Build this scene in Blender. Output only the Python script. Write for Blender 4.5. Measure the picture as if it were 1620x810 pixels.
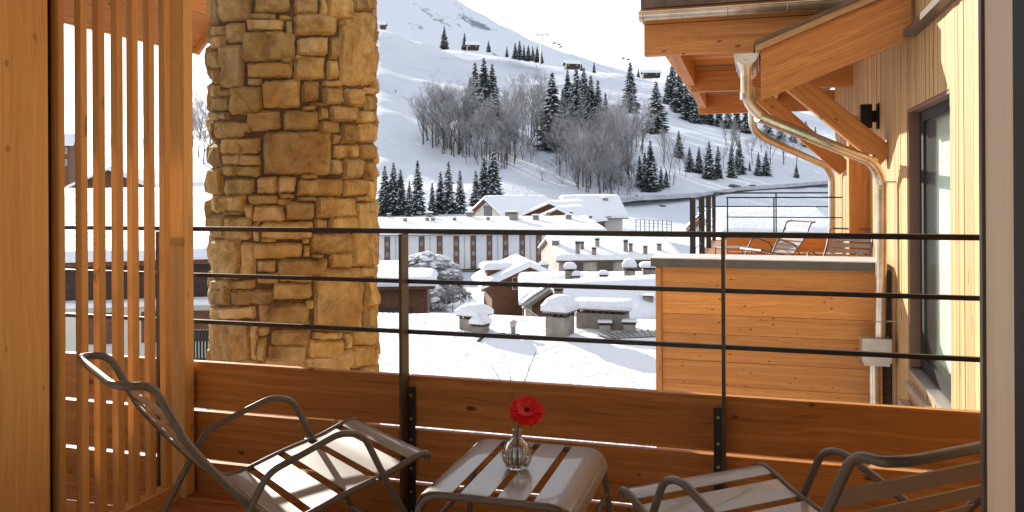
import bpy, bmesh, math, random
from math import sin, cos, tan, atan, atan2, radians, hypot, pi, floor, exp
from mathutils import Vector, Matrix, noise

# ---------------------------------------------------------------- camera
S = bpy.context.scene
COL = S.collection
for o in list(bpy.data.objects):
    bpy.data.objects.remove(o)
F = 1294.0; CX = 810.0; CY = 296.0; TH = .0053; EYE = 1.268
YAW = atan((1194 - CX) / F)
def ray(px, py):
    u = px - CX; v = -(py - CY)
    u, v = u * cos(TH) + v * sin(TH), -u * sin(TH) + v * cos(TH)
    r = u / F; z = v / F
    return (r * cos(YAW) - sin(YAW), r * sin(YAW) + cos(YAW), z)
def atY(px, py, Y):
    d = ray(px, py); s = Y / d[1]; return Vector((d[0] * s, Y, EYE + d[2] * s))
def atX(px, py, X):
    d = ray(px, py); s = X / d[0]; return Vector((X, d[1] * s, EYE + d[2] * s))
def atZ(px, py, Z):
    d = ray(px, py); s = (Z - EYE) / d[2]; return Vector((d[0] * s, d[1] * s, Z))
def atD(px, py, D):
    d = ray(px, py); return Vector((d[0] * D, d[1] * D, EYE + d[2] * D))
cam_d = bpy.data.cameras.new('camera'); cam = bpy.data.objects.new('camera', cam_d); COL.objects.link(cam)
cam_d.sensor_width = 36; cam_d.lens = F / 1620 * 36; cam_d.shift_y = -(405 - CY) / 1620
cam_d.clip_start = .02; cam_d.clip_end = 9000
R0 = Vector((cos(YAW), sin(YAW), 0)); F0 = Vector((-sin(YAW), cos(YAW), 0)); Z0 = Vector((0, 0, 1))
cr = cos(TH) * R0 - sin(TH) * Z0; cu = sin(TH) * R0 + cos(TH) * Z0
m = Matrix((cr, cu, -F0)).transposed().to_4x4(); m.translation = Vector((0, 0, EYE)); cam.matrix_world = m
S.camera = cam
# ---------------------------------------------------------------- sun, sky, exposure
SUN_EL = radians(18.5); SX, SY = -.762, .648          # horizontal direction towards the sun
w = bpy.data.worlds.new('World'); S.world = w; w.use_nodes = True
nt = w.node_tree; nt.nodes.clear()
sky = nt.nodes.new('ShaderNodeTexSky'); sky.sky_type = 'NISHITA'; sky.sun_disc = False
sky.sun_elevation = SUN_EL; sky.sun_rotation = atan2(SX, SY); sky.altitude = 1200; sky.dust_density = 2.0
mix = nt.nodes.new('ShaderNodeMix'); mix.data_type = 'RGBA'; mix.inputs['Factor'].default_value = .74
mix.inputs[7].default_value = (6.0, 6.15, 6.5, 1)       # thin white overcast mixed into the sky
bg = nt.nodes.new('ShaderNodeBackground'); bg.inputs[1].default_value = .1
out = nt.nodes.new('ShaderNodeOutputWorld')
nt.links.new(sky.outputs[0], mix.inputs[6]); nt.links.new(mix.outputs[2], bg.inputs[0]); nt.links.new(bg.outputs[0], out.inputs[0])
sd = bpy.data.lights.new('sun', 'SUN'); sd.energy = 5.0; sd.angle = radians(.5); sd.color = (1, .93, .82)
sun = bpy.data.objects.new('sun', sd); COL.objects.link(sun)
sdir = Vector((SX * cos(SUN_EL), SY * cos(SUN_EL), sin(SUN_EL)))
sun.rotation_euler = sdir.to_track_quat('Z', 'Y').to_euler(); sun.location = (-20, 20, 30)
S.view_settings.view_transform = 'Standard'; S.view_settings.look = 'None'; S.view_settings.gamma = 1
S.view_settings.exposure = 1.0
try:
    S.cycles.max_bounces = 8; S.cycles.diffuse_bounces = 5; S.cycles.transparent_max_bounces = 12
except Exception: pass

# ---------------------------------------------------------------- object helpers
WM = {}
def wm(o): return WM.get(o.name, Matrix.Identity(4))
def link(name, me, parent=None, M=None, mat=None):
    o = bpy.data.objects.new(name, me); COL.objects.link(o)
    M = M or Matrix.Identity(4)
    if parent is not None:
        o.parent = parent; o.matrix_parent_inverse = wm(parent).inverted()
    o.matrix_basis = M; WM[o.name] = M
    if mat and me and not me.materials: me.materials.append(mat)
    return o
def tag(o, label, cat, group=None):
    o['label'] = label; o['category'] = cat
    if group: o['group'] = group
    return o
def thing(name, label, cat, loc=(0, 0, 0), group=None, rot=0):
    M = Matrix.Translation(Vector(loc)) @ Matrix.Rotation(rot, 4, 'Z')
    o = bpy.data.objects.new(name, None); COL.objects.link(o); o.empty_display_size = .1
    o.matrix_basis = M; WM[o.name] = M
    return tag(o, label, cat, group)
def kind(o, k='structure'): o['kind'] = k; return o
KIDS = {}
def copy_tree(root, M, label=None, group=None):
    r = root.copy(); COL.objects.link(r); r.matrix_basis = M; WM[r.name] = M
    if label: r['label'] = label
    if group: r['group'] = group
    def rec(src, dst):
        for ch in src.children:
            c = ch.copy(); COL.objects.link(c); mi_ = ch.matrix_parent_inverse.copy(); c.parent = dst; c.matrix_parent_inverse = mi_
            rec(ch, c)
    rec(root, r)
    return r
class MB:
    def __init__(s): s.v = []; s.f = []; s.mi = []; s.sm = []
    def add(s, vs, fs, mi=0, smooth=False):
        b = len(s.v); s.v += [tuple(p) for p in vs]
        for f in fs: s.f.append([b + i for i in f]); s.mi.append(mi); s.sm.append(smooth)
    def box(s, x0, y0, z0, x1, y1, z1, mi=0, M=None):
        vs = [Vector((x, y, z)) for z in (z0, z1) for y in (y0, y1) for x in (x0, x1)]
        if M is not None: vs = [M @ p for p in vs]
        s.add(vs, [(0, 2, 3, 1), (4, 5, 7, 6), (0, 1, 5, 4), (2, 6, 7, 3), (0, 4, 6, 2), (1, 3, 7, 5)], mi)
    def tube(s, pts, r, n=8, mi=0, caps=True, smooth=True):
        pts = [Vector(p) for p in pts]; rs = r if isinstance(r, (list, tuple)) else [r] * len(pts)
        up = None; vs = []; k = len(pts)
        for i, p in enumerate(pts):
            t = (pts[min(i + 1, k - 1)] - pts[max(i - 1, 0)]).normalized()
            if up is None:
                a = Vector((0, 0, 1)) if abs(t.z) < .9 else Vector((1, 0, 0))
                up = (a - t * a.dot(t)).normalized()
            else: up = (up - t * up.dot(t)).normalized()
            sd_ = t.cross(up)
            for j in range(n):
                a = 2 * pi * j / n; vs.append(p + (up * cos(a) + sd_ * sin(a)) * rs[i])
        fs = []
        for i in range(k - 1):
            for j in range(n):
                fs.append((i * n + j, i * n + (j + 1) % n, (i + 1) * n + (j + 1) % n, (i + 1) * n + j))
        s.add(vs, fs, mi, smooth)
        if caps:
            s.add(vs[:n], [tuple(range(n))[::-1]], mi); s.add(vs[-n:], [tuple(range(n))], mi)
    def lathe(s, prof, n=16, mi=0, c=(0, 0), smooth=True, rib=0, nr=0):
        vs = []
        for r, z in prof:
            for j in range(n):
                a = 2 * pi * j / n; rr = r * (1 + rib * cos(nr * a)) if nr else r
                vs.append((c[0] + rr * cos(a), c[1] + rr * sin(a), z))
        fs = [(i * n + j, i * n + (j + 1) % n, (i + 1) * n + (j + 1) % n, (i + 1) * n + j) for i in range(len(prof) - 1) for j in range(n)]
        s.add(vs, fs, mi, smooth)
    def grid(s, P, mi=0, smooth=True, closed=False):
        nr_, nc = len(P), len(P[0]); vs = [p for row in P for p in row]
        fs = [(i * nc + j, i * nc + j + 1, (i + 1) * nc + j + 1, (i + 1) * nc + j) for i in range(nr_ - 1) for j in range(nc - 1)]
        s.add(vs, fs, mi, smooth)
    def mesh(s, name, mats):
        me = bpy.data.meshes.new(name); me.from_pydata(s.v, [], s.f)
        for m_ in (mats if isinstance(mats, (list, tuple)) else [mats]): me.materials.append(m_)
        me.polygons.foreach_set('material_index', s.mi); me.polygons.foreach_set('use_smooth', s.sm); me.update()
        return me
    def build(s, name, mats, parent=None, M=None): return link(name, s.mesh(name, mats), parent, M)
BOXC = {}
def beam_mesh(L, wd, t, mat, bev):
    k = (round(L, 3), round(wd, 3), round(t, 3), mat.name, bev)
    if k not in BOXC:
        bm = bmesh.new(); bmesh.ops.create_cube(bm, size=1)
        bmesh.ops.scale(bm, vec=(L, wd, t), verts=bm.verts)
        if bev: bmesh.ops.bevel(bm, geom=list(bm.edges), offset=bev, segments=1, affect='EDGES')
        me = bpy.data.meshes.new('beam'); bm.to_mesh(me); bm.free(); me.materials.append(mat); BOXC[k] = me
    return BOXC[k]
def beam(name, a, b, wd, t, mat, parent=None, up=(0, 0, 1), bev=0):
    """a timber with its grain along local X from a to b; wd along up, t across"""
    a = Vector(a); b = Vector(b); x = (b - a).normalized(); u = Vector(up); y = (u - x * u.dot(x)).normalized(); z = x.cross(y)
    M = Matrix((x, y, z)).transposed().to_4x4(); M.translation = (a + b) / 2
    return link(name, beam_mesh((b - a).length, wd, t, mat, bev), parent, M)

# ---------------------------------------------------------------- materials
def nodes(name):
    m_ = bpy.data.materials.new(name); m_.use_nodes = True; n = m_.node_tree; n.nodes.clear()
    o = n.nodes.new('ShaderNodeOutputMaterial'); p = n.nodes.new('ShaderNodeBsdfPrincipled'); n.links.new(p.outputs[0], o.inputs[0])
    return m_, n, p
def N(n, t, **kw):
    x = n.nodes.new('ShaderNode' + t)
    for k, v in kw.items():
        if k.startswith('i_'):
            x.inputs[k[2:].replace('_', ' ')].default_value = v
        else: setattr(x, k, v)
    return x
def math_(n, op, a, b=None):
    x = N(n, 'Math', operation=op)
    for i, v in enumerate((a, b)):
        if v is None: continue
        if hasattr(v, 'links'): n.links.new(v, x.inputs[i])
        else: x.inputs[i].default_value = v
    return x.outputs[0]
def mixc(n, f, a, b, bt='MIX'):
    x = N(n, 'Mix', data_type='RGBA', blend_type=bt)
    for s_, v in ((0, f), (6, a), (7, b)):
        if hasattr(v, 'links'): n.links.new(v, x.inputs[s_])
        else: x.inputs[s_].default_value = v if s_ == 0 else (*v, 1)[:4]
    return x.outputs[2]
def ramp(n, f, pts):
    r = N(n, 'ValToRGB'); e = r.color_ramp.elements
    while len(e) < len(pts): e.new(.5)
    for q, (p, c) in zip(e, pts): q.position = p; q.color = (*c, 1) if len(c) == 3 else c
    n.links.new(f, r.inputs[0]); return r.outputs[0]
def coords(n, scale, rnd=True, src='Object'):
    tc = N(n, 'TexCoord'); mp = N(n, 'Mapping'); mp.inputs['Scale'].default_value = scale
    v = tc.outputs[src]
    oi = N(n, 'ObjectInfo')
    if rnd:
        ad = N(n, 'VectorMath', operation='ADD'); mu = N(n, 'VectorMath', operation='SCALE'); cb = N(n, 'CombineXYZ')
        n.links.new(oi.outputs['Random'], cb.inputs[0]); n.links.new(math_(n, 'FRACT', math_(n, 'MULTIPLY', oi.outputs['Random'], 17.3)), cb.inputs[1])
        n.links.new(math_(n, 'FRACT', math_(n, 'MULTIPLY', oi.outputs['Random'], 53.7)), cb.inputs[2])
        n.links.new(cb.outputs[0], mu.inputs[0]); mu.inputs['Scale'].default_value = 20
        n.links.new(v, ad.inputs[0]); n.links.new(mu.outputs[0], ad.inputs[1]); v = ad.outputs[0]
    n.links.new(v, mp.inputs[0]); return mp.outputs[0], oi.outputs['Random'], v
def bump(n, p, h, strength, dist):
    b = N(n, 'Bump'); b.inputs['Strength'].default_value = strength; b.inputs['Distance'].default_value = dist
    n.links.new(h, b.inputs['Height']); n.links.new(b.outputs[0], p.inputs['Normal'])
def noise_(n, v, scale, detail=4, rough=.55, dist=0):
    x = N(n, 'TexNoise'); x.inputs['Scale'].default_value = scale; x.inputs['Detail'].default_value = detail
    x.inputs['Roughness'].default_value = rough; x.inputs['Distortion'].default_value = dist; n.links.new(v, x.inputs['Vector']); return x.outputs['Fac']
def wood(name, light, dark, knot=.8, rough=.55, var=.25, kd=(3.2, 7, 7), grain=1.0):
    m_, n, p = nodes(name)
    v, rnd, raw = coords(n, (1, 1, 1))
    mp = N(n, 'Mapping'); mp.inputs['Scale'].default_value = (.55, 20 * grain, 20 * grain); n.links.new(v, mp.inputs[0])
    wob = noise_(n, v, 1.7, 2)                                   # slow waviness of the grain
    off = N(n, 'VectorMath', operation='ADD'); cb = N(n, 'CombineXYZ')
    n.links.new(math_(n, 'MULTIPLY', wob, 1.5), cb.inputs[1]); n.links.new(math_(n, 'MULTIPLY', wob, 1.2), cb.inputs[2])
    n.links.new(mp.outputs[0], off.inputs[0]); n.links.new(cb.outputs[0], off.inputs[1])
    g1 = noise_(n, off.outputs[0], 1.6, 6, .62)
    mp2 = N(n, 'Mapping'); mp2.inputs['Scale'].default_value = (3, 110, 110); n.links.new(v, mp2.inputs[0])
    g2 = noise_(n, mp2.outputs[0], 1.5, 3, .6)
    rings = math_(n, 'FRACT', math_(n, 'MULTIPLY', g1, 7.0))
    rings = math_(n, 'ABSOLUTE', math_(n, 'SUBTRACT', rings, .5))
    gr = math_(n, 'ADD', math_(n, 'MULTIPLY', g1, .75), math_(n, 'ADD', math_(n, 'MULTIPLY', rings, .28), math_(n, 'MULTIPLY', g2, .22)))
    c = ramp(n, gr, [(.38, dark), (.56, tuple((a + b) / 2 for a, b in zip(light, dark))), (.74, light)])
    # knots
    mk = N(n, 'Mapping'); mk.inputs['Scale'].default_value = kd; n.links.new(v, mk.inputs[0])
    nz = noise_(n, v, 14, 2); ofk = N(n, 'VectorMath', operation='ADD'); cbk = N(n, 'CombineXYZ')
    for i in range(3): n.links.new(math_(n, 'MULTIPLY', nz, .22), cbk.inputs[i])
    n.links.new(mk.outputs[0], ofk.inputs[0]); n.links.new(cbk.outputs[0], ofk.inputs[1])
    vo = N(n, 'TexVoronoi'); vo.inputs['Scale'].default_value = 1; n.links.new(ofk.outputs[0], vo.inputs['Vector'])
    sep = N(n, 'SeparateColor'); n.links.new(vo.outputs['Color'], sep.inputs[0])
    big = math_(n, 'MULTIPLY', math_(n, 'GREATER_THAN', sep.outputs[0], .18), math_(n, 'ADD', .05, math_(n, 'MULTIPLY', sep.outputs[1], .12)))
    k1 = N(n, 'MapRange', interpolation_type='SMOOTHSTEP'); n.links.new(vo.outputs['Distance'], k1.inputs['Value'])
    n.links.new(math_(n, 'MULTIPLY', big, .5), k1.inputs['From Min']); n.links.new(math_(n, 'ADD', big, .03), k1.inputs['From Max'])
    k1.inputs['To Min'].default_value = knot; k1.inputs['To Max'].default_value = 0
    c = mixc(n, math_(n, 'MULTIPLY', k1.outputs[0], math_(n, 'GREATER_THAN', big, .01)), c, tuple(a * .28 for a in dark))
    b = math_(n, 'ADD', 1 - var / 2, math_(n, 'MULTIPLY', rnd, var))
    hs = N(n, 'HueSaturation'); n.links.new(c, hs.inputs['Color']); n.links.new(b, hs.inputs['Value'])
    n.links.new(hs.outputs[0], p.inputs['Base Color']); p.inputs['Roughness'].default_value = rough
    p.inputs['Specular IOR Level'].default_value = .35
    bump(n, p, gr, .35, .003)
    return m_
def plain(name, col, rough=.5, metal=0, var=0, nscale=0, namp=.25, bmp=0, bscale=40, coat=0, spec=.5, src='Object', alt=None):
    m_, n, p = nodes(name); v, rnd, raw = coords(n, (1, 1, 1), rnd=src == 'Object', src=src)
    c = None
    if nscale:
        f = noise_(n, v, nscale, 5, .6)
        c = ramp(n, f, [(.3, tuple(a * (1 - namp) for a in col)), (.7, alt or tuple(min(1, a * (1 + namp)) for a in col))])
    if var:
        hs = N(n, 'HueSaturation'); n.links.new(math_(n, 'ADD', 1 - var / 2, math_(n, 'MULTIPLY', rnd, var)), hs.inputs['Value'])
        if c is not None: n.links.new(c, hs.inputs['Color'])
        else: hs.inputs['Color'].default_value = (*col, 1)
        c = hs.outputs[0]
    if c is not None: n.links.new(c, p.inputs['Base Color'])
    else: p.inputs['Base Color'].default_value = (*col, 1)
    p.inputs['Roughness'].default_value = rough; p.inputs['Metallic'].default_value = metal
    p.inputs['Coat Weight'].default_value = coat; p.inputs['Specular IOR Level'].default_value = spec
    if bmp: bump(n, p, noise_(n, v, bscale, 5, .65), bmp, .01)
    return m_
WOOD = wood('larch_board', (.58, .28, .088), (.33, .132, .034), knot=.9, kd=(6.5, 14, 0))
WOODP = wood('larch_panel', (.63, .285, .075), (.42, .15, .032), knot=.95, var=.45, kd=(8.5, 17, 0))
WOODL = wood('pale_cladding', (.55, .35, .165), (.36, .20, .078), knot=.6, var=.34, kd=(2.0, 9, 0))
WOODB = wood('glulam_beam', (.58, .26, .07), (.36, .13, .03), knot=.9, var=.2, kd=(5, 13, 0))
WOODS = wood('larch_slat', (.72, .41, .14), (.54, .27, .08), knot=.8, kd=(2.2, 10, 0), var=.3)
WOODW = wood('side_panel_wood', (.78, .48, .18), (.62, .35, .11), knot=.55, kd=(7, 12, 0), var=.15)
WOODJ = wood('jamb_wood', (.86, .75, .61), (.74, .62, .48), knot=.5, kd=(1.5, 6, 6), var=.1)
WOODF = wood('deck_plank', (.52, .25, .09), (.27, .105, .035), knot=.6)
CHAL = wood('weathered_boards', (.20, .09, .045), (.07, .032, .018), knot=.3, rough=.75, kd=(1, 2, 2), grain=.35)
CHALD = wood('dark_boards', (.085, .05, .035), (.03, .02, .016), knot=.2, rough=.8, kd=(1, 2, 2), grain=.35)
STEEL = plain('black_steel', (.022, .02, .019), .42, 0, nscale=30, namp=.3)
CHAIR = plain('bronze_paint', (.13, .12, .11), .42, 0, nscale=200, namp=.15, bmp=.03, bscale=600, coat=.15)
SLATM = plain('bronze_sheet', (.29, .285, .275), .36, 0, nscale=200, namp=.12, bmp=.03, bscale=600, coat=.5, spec=.7)
BRONZE = plain('post_paint', (.075, .055, .04), .4, 0, nscale=20, namp=.2)
ZINC = plain('zinc_pipe', (.56, .47, .36), .27, .85, nscale=7, namp=.25, bmp=.04, bscale=20)
GALV = plain('zinc_box', (.50, .46, .40), .4, .7, nscale=7, namp=.12)
BLACK = plain('black_aluminium', (.012, .012, .012), .6, spec=.25)
SILL = plain('aluminium_sill', (.5, .47, .43), .35, .7, nscale=6, namp=.15)
CONC = plain('dark_coping', (.10, .085, .07), .6, 0, nscale=12, namp=.2, bmp=.1)
COPT = plain('pale_coping_top', (.62, .63, .64), .45, 0, nscale=9, namp=.12)  # pale grey for the top of the coping and the shop lettering
MORTAR = plain('mortar', (.11, .072, .036), .95, 0, nscale=22, namp=.35, bmp=.6, bscale=30)
SHING = plain('dark_shingle', (.11, .075, .05), .8, 0, nscale=8, namp=.35, bmp=.3)
RENDER = plain('white_render', (.66, .67, .69), .85, 0, nscale=.35, namp=.07)
CREAM = plain('cream_render', (.62, .58, .50), .85, 0, nscale=.5, namp=.08)
GREYC = plain('grey_concrete', (.30, .28, .25), .9, 0, nscale=1.2, namp=.25, bmp=.1, bscale=8)
CHIM = plain('chimney_render', (.24, .215, .18), .9, 0, nscale=3, namp=.3, bmp=.2, bscale=14, var=.3)
BROWNP = plain('brown_panel', (.15, .075, .05), .7, 0, nscale=1.5, namp=.2)
DARKG = plain('dark_opening', (.02, .02, .022), .3)
GLASSF = plain('far_glass', (.16, .17, .18), .12, 0, spec=.8)
ROCK = plain('rock', (.07, .07, .075), .9, 0, nscale=.5, namp=.4)
ROAD = plain('packed_road', (.34, .35, .38), .8, 0, nscale=.4, namp=.25)
INT = plain('interior_plaster', (.82, .79, .74), .9)
BLIND = plain('roller_blind', (.55, .63, .57), .8, 0, nscale=3, namp=.05)
BARK = plain('conifer_bark', (.045, .035, .03), .9, 0, nscale=2, namp=.3)
BARKB = plain('bare_bark', (.10, .085, .075), .9, 0, nscale=.6, namp=.3, var=.25)
TWIG = plain('frosted_twigs', (.31, .305, .31), .9, 0, nscale=.35, namp=.35, var=.35)
NEED = plain('needles', (.034, .046, .04), .85, 0, nscale=.5, namp=.45, var=.4)
SKIN = plain('ski_clothes', (.05, .04, .06), .8, var=.5)
RED = plain('red_cloth', (.5, .03, .03), .7)

def snow(name, col=(.77, .79, .83), bs=6, st=.25, dist=.05, src='Generated'):
    m_, n, p = nodes(name); tc = N(n, 'TexCoord'); geo = N(n, 'NewGeometry')
    v = geo.outputs['Position']
    p.inputs['Base Color'].default_value = (*col, 1); p.inputs['Roughness'].default_value = .65
    p.inputs['Specular IOR Level'].default_value = .2
    bump(n, p, noise_(n, v, bs, 6, .6), st, dist); return m_
SNOW = snow('snow', bs=2.2, st=.6, dist=.15)
SNOWT = snow('snow_on_trees', (.72, .76, .82), 8, .2)
SNOWN = snow('roof_snow', bs=1.6, st=.9, dist=.3)
def glass(name, col=(1, 1, 1), rough=0, ior=1.45):
    m_, n, p = nodes(name); p.inputs['Base Color'].default_value = (*col, 1); p.inputs['Transmission Weight'].default_value = 1
    p.inputs['Roughness'].default_value = rough; p.inputs['IOR'].default_value = ior; return m_
GLV = glass('vase_glass'); WATER = glass('vase_water', (.97, 1, .98), 0, 1.33)
m_, n, p = nodes('window_glass')
gl = N(n, 'BsdfGlossy'); gl.inputs['Roughness'].default_value = .22; gl.inputs[0].default_value = (.9, .97, .93, 1)
tr = N(n, 'BsdfTransparent'); tr.inputs[0].default_value = (.93, .97, .94, 1)
ms = N(n, 'MixShader'); fr = N(n, 'Fresnel'); fr.inputs[0].default_value = 1.4
n.links.new(fr.outputs[0], ms.inputs[0]); n.links.new(tr.outputs[0], ms.inputs[1]); n.links.new(gl.outputs[0], ms.inputs[2])
n.links.new(ms.outputs[0], n.nodes['Material Output'].inputs[0]); WGL = m_

# stone
def stone_mat():
    m_, n, p = nodes('fieldstone'); v, rnd, raw = coords(n, (1, 1, 1))
    f1 = noise_(n, v, 5, 6, .65, .6); f2 = noise_(n, v, 26, 5, .7); f3 = noise_(n, v, 2.0, 3)
    a = ramp(n, f1, [(.28, (.26, .15, .05)), (.38, (.58, .385, .13)), (.52, (.74, .53, .21)), (.68, (.80, .65, .36))])  # stone tones, contrast raised so the colour also carries relief shading
    g = ramp(n, f1, [(.28, (.22, .15, .08)), (.5, (.46, .33, .16)), (.72, (.62, .48, .27))])
    r2 = math_(n, 'FRACT', math_(n, 'MULTIPLY', rnd, 7.77))
    c = mixc(n, math_(n, 'MULTIPLY', r2, .7), a, g)
    rust = ramp(n, f3, [(.52, (0, 0, 0)), (.68, (1, 1, 1))])
    c = mixc(n, math_(n, 'MULTIPLY', rust, .35), c, (.44, .20, .05))
    c = mixc(n, .28, c, ramp(n, f2, [(.3, (.45, .45, .45)), (.7, (1, 1, 1))]), 'MULTIPLY')
    f5_ = noise_(n, v, 3.3, 7, .75, 1.5); c = mixc(n, .5, c, ramp(n, f5_, [(.38, (.38, .32, .26)), (.46, (1, 1, 1))]), 'MULTIPLY')
    hs = N(n, 'HueSaturation'); n.links.new(c, hs.inputs['Color']); n.links.new(math_(n, 'ADD', .88, math_(n, 'MULTIPLY', rnd, .4)), hs.inputs['Value'])
    n.links.new(hs.outputs[0], p.inputs['Base Color']); p.inputs['Roughness'].default_value = .88; p.inputs['Specular IOR Level'].default_value = .2
    h = math_(n, 'ADD', math_(n, 'ADD', noise_(n, v, 8, 8, .72, 1.2), math_(n, 'MULTIPLY', f2, .35)), math_(n, 'MULTIPLY', f5_, .9)); bump(n, p, h, 1.0, .045); return m_
STONE = stone_mat()
random.seed(7)
# ================================================================ own balcony and room
RY = 2.92
def xat(px, Y, py=400): return atY(px, py, Y).x
fl = thing('balcony_floor', 'larch deck floor of the near balcony below the chairs', 'floor', (0, 0, 0)); del fl['category']; del fl['label']; kind(fl)
y = 1.02; i = 0
while y < 2.86:
    beam('plank', (-4.4, y + .0575, -.014), (1.2, y + .0575, -.014), .115, .028, WOODF, fl, up=(0, 1, 0), bev=.003); y += .121
b = MB(); b.box(-4.5, .98, -.25, 1.24, 2.96, -.03); kind(b.build('floor_slab', GREYC))
b = MB(); b.box(-6.0, -3.0, -.25, 3.2, .975, -.012); kind(b.build('room_floor', INT))
b = MB(); b.box(-6.0, -3.0, 2.6, 3.2, .975, 2.7); kind(b.build('room_ceiling', INT))
b = MB(); b.box(-6.0, -3.1, -.2, 3.2, -3.0, 2.7); b.box(3.2, -3.0, -.2, 3.3, .9, 2.7); b.box(-6.1, -3.0, -.2, -6.0, .9, 2.7); kind(b.build('room_walls', INT))
b = MB(); b.box(-6.0, .95, 2.32, 3.2, 1.12, 2.9); b.box(.345, .93, -.25, 3.2, 1.1, 2.32)
o = tag(b.build('own_facade', CHAL), 'timber wall of the room at the right edge beside the door jamb', 'wall')
# balcony ceiling
cl = thing('balcony_ceiling', '', '', (0, 0, 2.5)); del cl['label']; del cl['category']; kind(cl)
for k in range(14):
    beam('plank', (-4.0, 1.2 + k * .145, 2.51), (1.24, 1.2 + k * .145, 2.51), .14, .03, WOODB, cl, up=(0, 1, 0))

# ---- door jamb at the right
dj = thing('door_jamb', 'pale wooden jamb of the open balcony door at the right edge', 'door frame', (.25, .95, 0))
beam('reveal_board', (.272, .992, -.01), (.272, .992, 2.32), .112, .04, WOODJ, dj, up=(0, 1, 0), bev=.002)
b = MB(); b.box(.249, 1.0495, -.01, .30, 1.062, 2.32); b.build('outer_trim', BRONZE, dj)
b = MB(); b.box(.250, .74, -.01, .34, .9345, 2.32); b.box(.262, .9345, -.01, .34, .9352, 2.32); b.build('aluminium_frame', BLACK, dj)

# ---- left side panel and slatted screen (plane X = -2.28)
XS = -2.28
sp = thing('side_panel', 'tall solid larch side panel filling the left edge of the view', 'panel', (XS, 1.6, 0))
yp = atX(79, 400, XS).y
beam('board', (XS - .02, yp - .13, 0), (XS - .02, yp - .13, 2.45), .255, .04, WOODW, sp, up=(0, 1, 0), bev=.003)
beam('board', (XS - .02, yp - .395, 0), (XS - .02, yp - .395, 2.45), .26, .04, WOODW, sp, up=(0, 1, 0), bev=.003)
beam('board', (XS - .02, yp - .665, 0), (XS - .02, yp - .665, 2.45), .26, .04, WOODW, sp, up=(0, 1, 0), bev=.003)
b = MB(); b.box(XS - .07, yp - .8, 0, XS - .042, yp + .10, 2.45); b.build('backing', CHALD, sp)
sc = thing('slatted_screen', 'open larch screen of upright slats with a thick end post left of the balcony', 'screen', (XS, 2.5, 0))
def slat(pl, pr, t=.03, nm='slat', m_=WOODS, tx=.028):
    y0 = atX(pl, 400, XS + .0).y; y1 = atX(pr, 400, XS).y
    yc = (y0 + y1) / 2; wv = (y1 - y0) * .68
    return beam(nm, (XS, yc, .02), (XS, yc, 2.45), wv, tx, m_, sc, up=(0, 1, 0), bev=.002)
for pl, pr in ((121, 137.5), (149, 165.5), (178, 194), (203, 218), (229.5, 243.5), (254, 268)):
    slat(pl, pr)
y0 = atX(90, 400, XS).y; y1 = atX(107, 400, XS).y
beam('frame_post', (XS - .012, (y0 + y1) / 2 - .004, 0), (XS - .012, (y0 + y1) / 2 - .004, 2.45), (y1 - y0) * .60, .035, WOODS, sc, up=(0, 1, 0), bev=.003)
y0 = atX(270, 400, XS).y; y1 = atX(301, 400, XS).y
beam('end_post', (XS - .005, (y0 + y1) / 2 + .01, -.0), (XS - .005, (y0 + y1) / 2 + .01, 2.45), .062, .075, WOODW, sc, up=(0, 1, 0), bev=.003)
beam('bottom_rail', (XS + .0, 2.05, .035), (XS + .0, 2.80, .035), .07, .055, WOODS, sc, bev=.003)
beam('top_rail', (XS + .0, 2.05, 2.42), (XS + .0, 2.80, 2.42), .07, .055, WOODS, sc, bev=.003)

# ---- railing
rl = thing('balcony_railing', 'black steel railing with thin bars above stacked larch boards across the near balcony', 'railing', (-.8, RY, 0))
XL, XR = -4.4, 1.2
def bar(nm, z, hh, tt, m_=STEEL): 
    b = MB(); b.box(XL, RY - tt / 2, z - hh / 2, XR, RY + tt / 2, z + hh / 2); return b.build(nm, m_, rl)
bar('top_rail', 1.100, .018, .040); bar('rod', .906, .0155, .0155); bar('rod', .711, .0155, .0155)
def post(X, side, w_=.058):
    p_ = MB(); p_.box(X - .006, RY - w_ - .008, -.06, X + .006, RY + .0, 1.091)
    ob = p_.build('post', BRONZE, rl)
    f_ = MB(); x0, x1 = (X + .006, X + .036) if side > 0 else (X - .036, X - .006)
    f_.box(x0, RY - .017, -.06, x1, RY - .009, .5); fo = f_.build('flange', STEEL, rl)
    for z in (.47, .38, .30, .19, .10, .02):
        q = MB(); c = Vector(((x0 + x1) / 2, RY - .017, z))
        q.tube([c, c + Vector((0, -.004, 0))], .0055, 6); q.build('bolt', SILL, fo)
XP1 = atY(634, 450, RY - .06).x; XP2 = atY(1144, 450, RY - .06).x
post(XP1, 1); post(XP2, -1); post(XP1 - (XP2 - XP1) * .93, 1)
for (z0, z1) in ((.346, .541), (.135, .333), (-.08, .121)):
    for a, c in ((XL, XP1 - .002), (XP1 + .002, XR)):
        beam('board', (a, RY + .016, (z0 + z1) / 2), (c, RY + .016, (z0 + z1) / 2), z1 - z0, .032, WOOD, rl, bev=.003)

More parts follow.
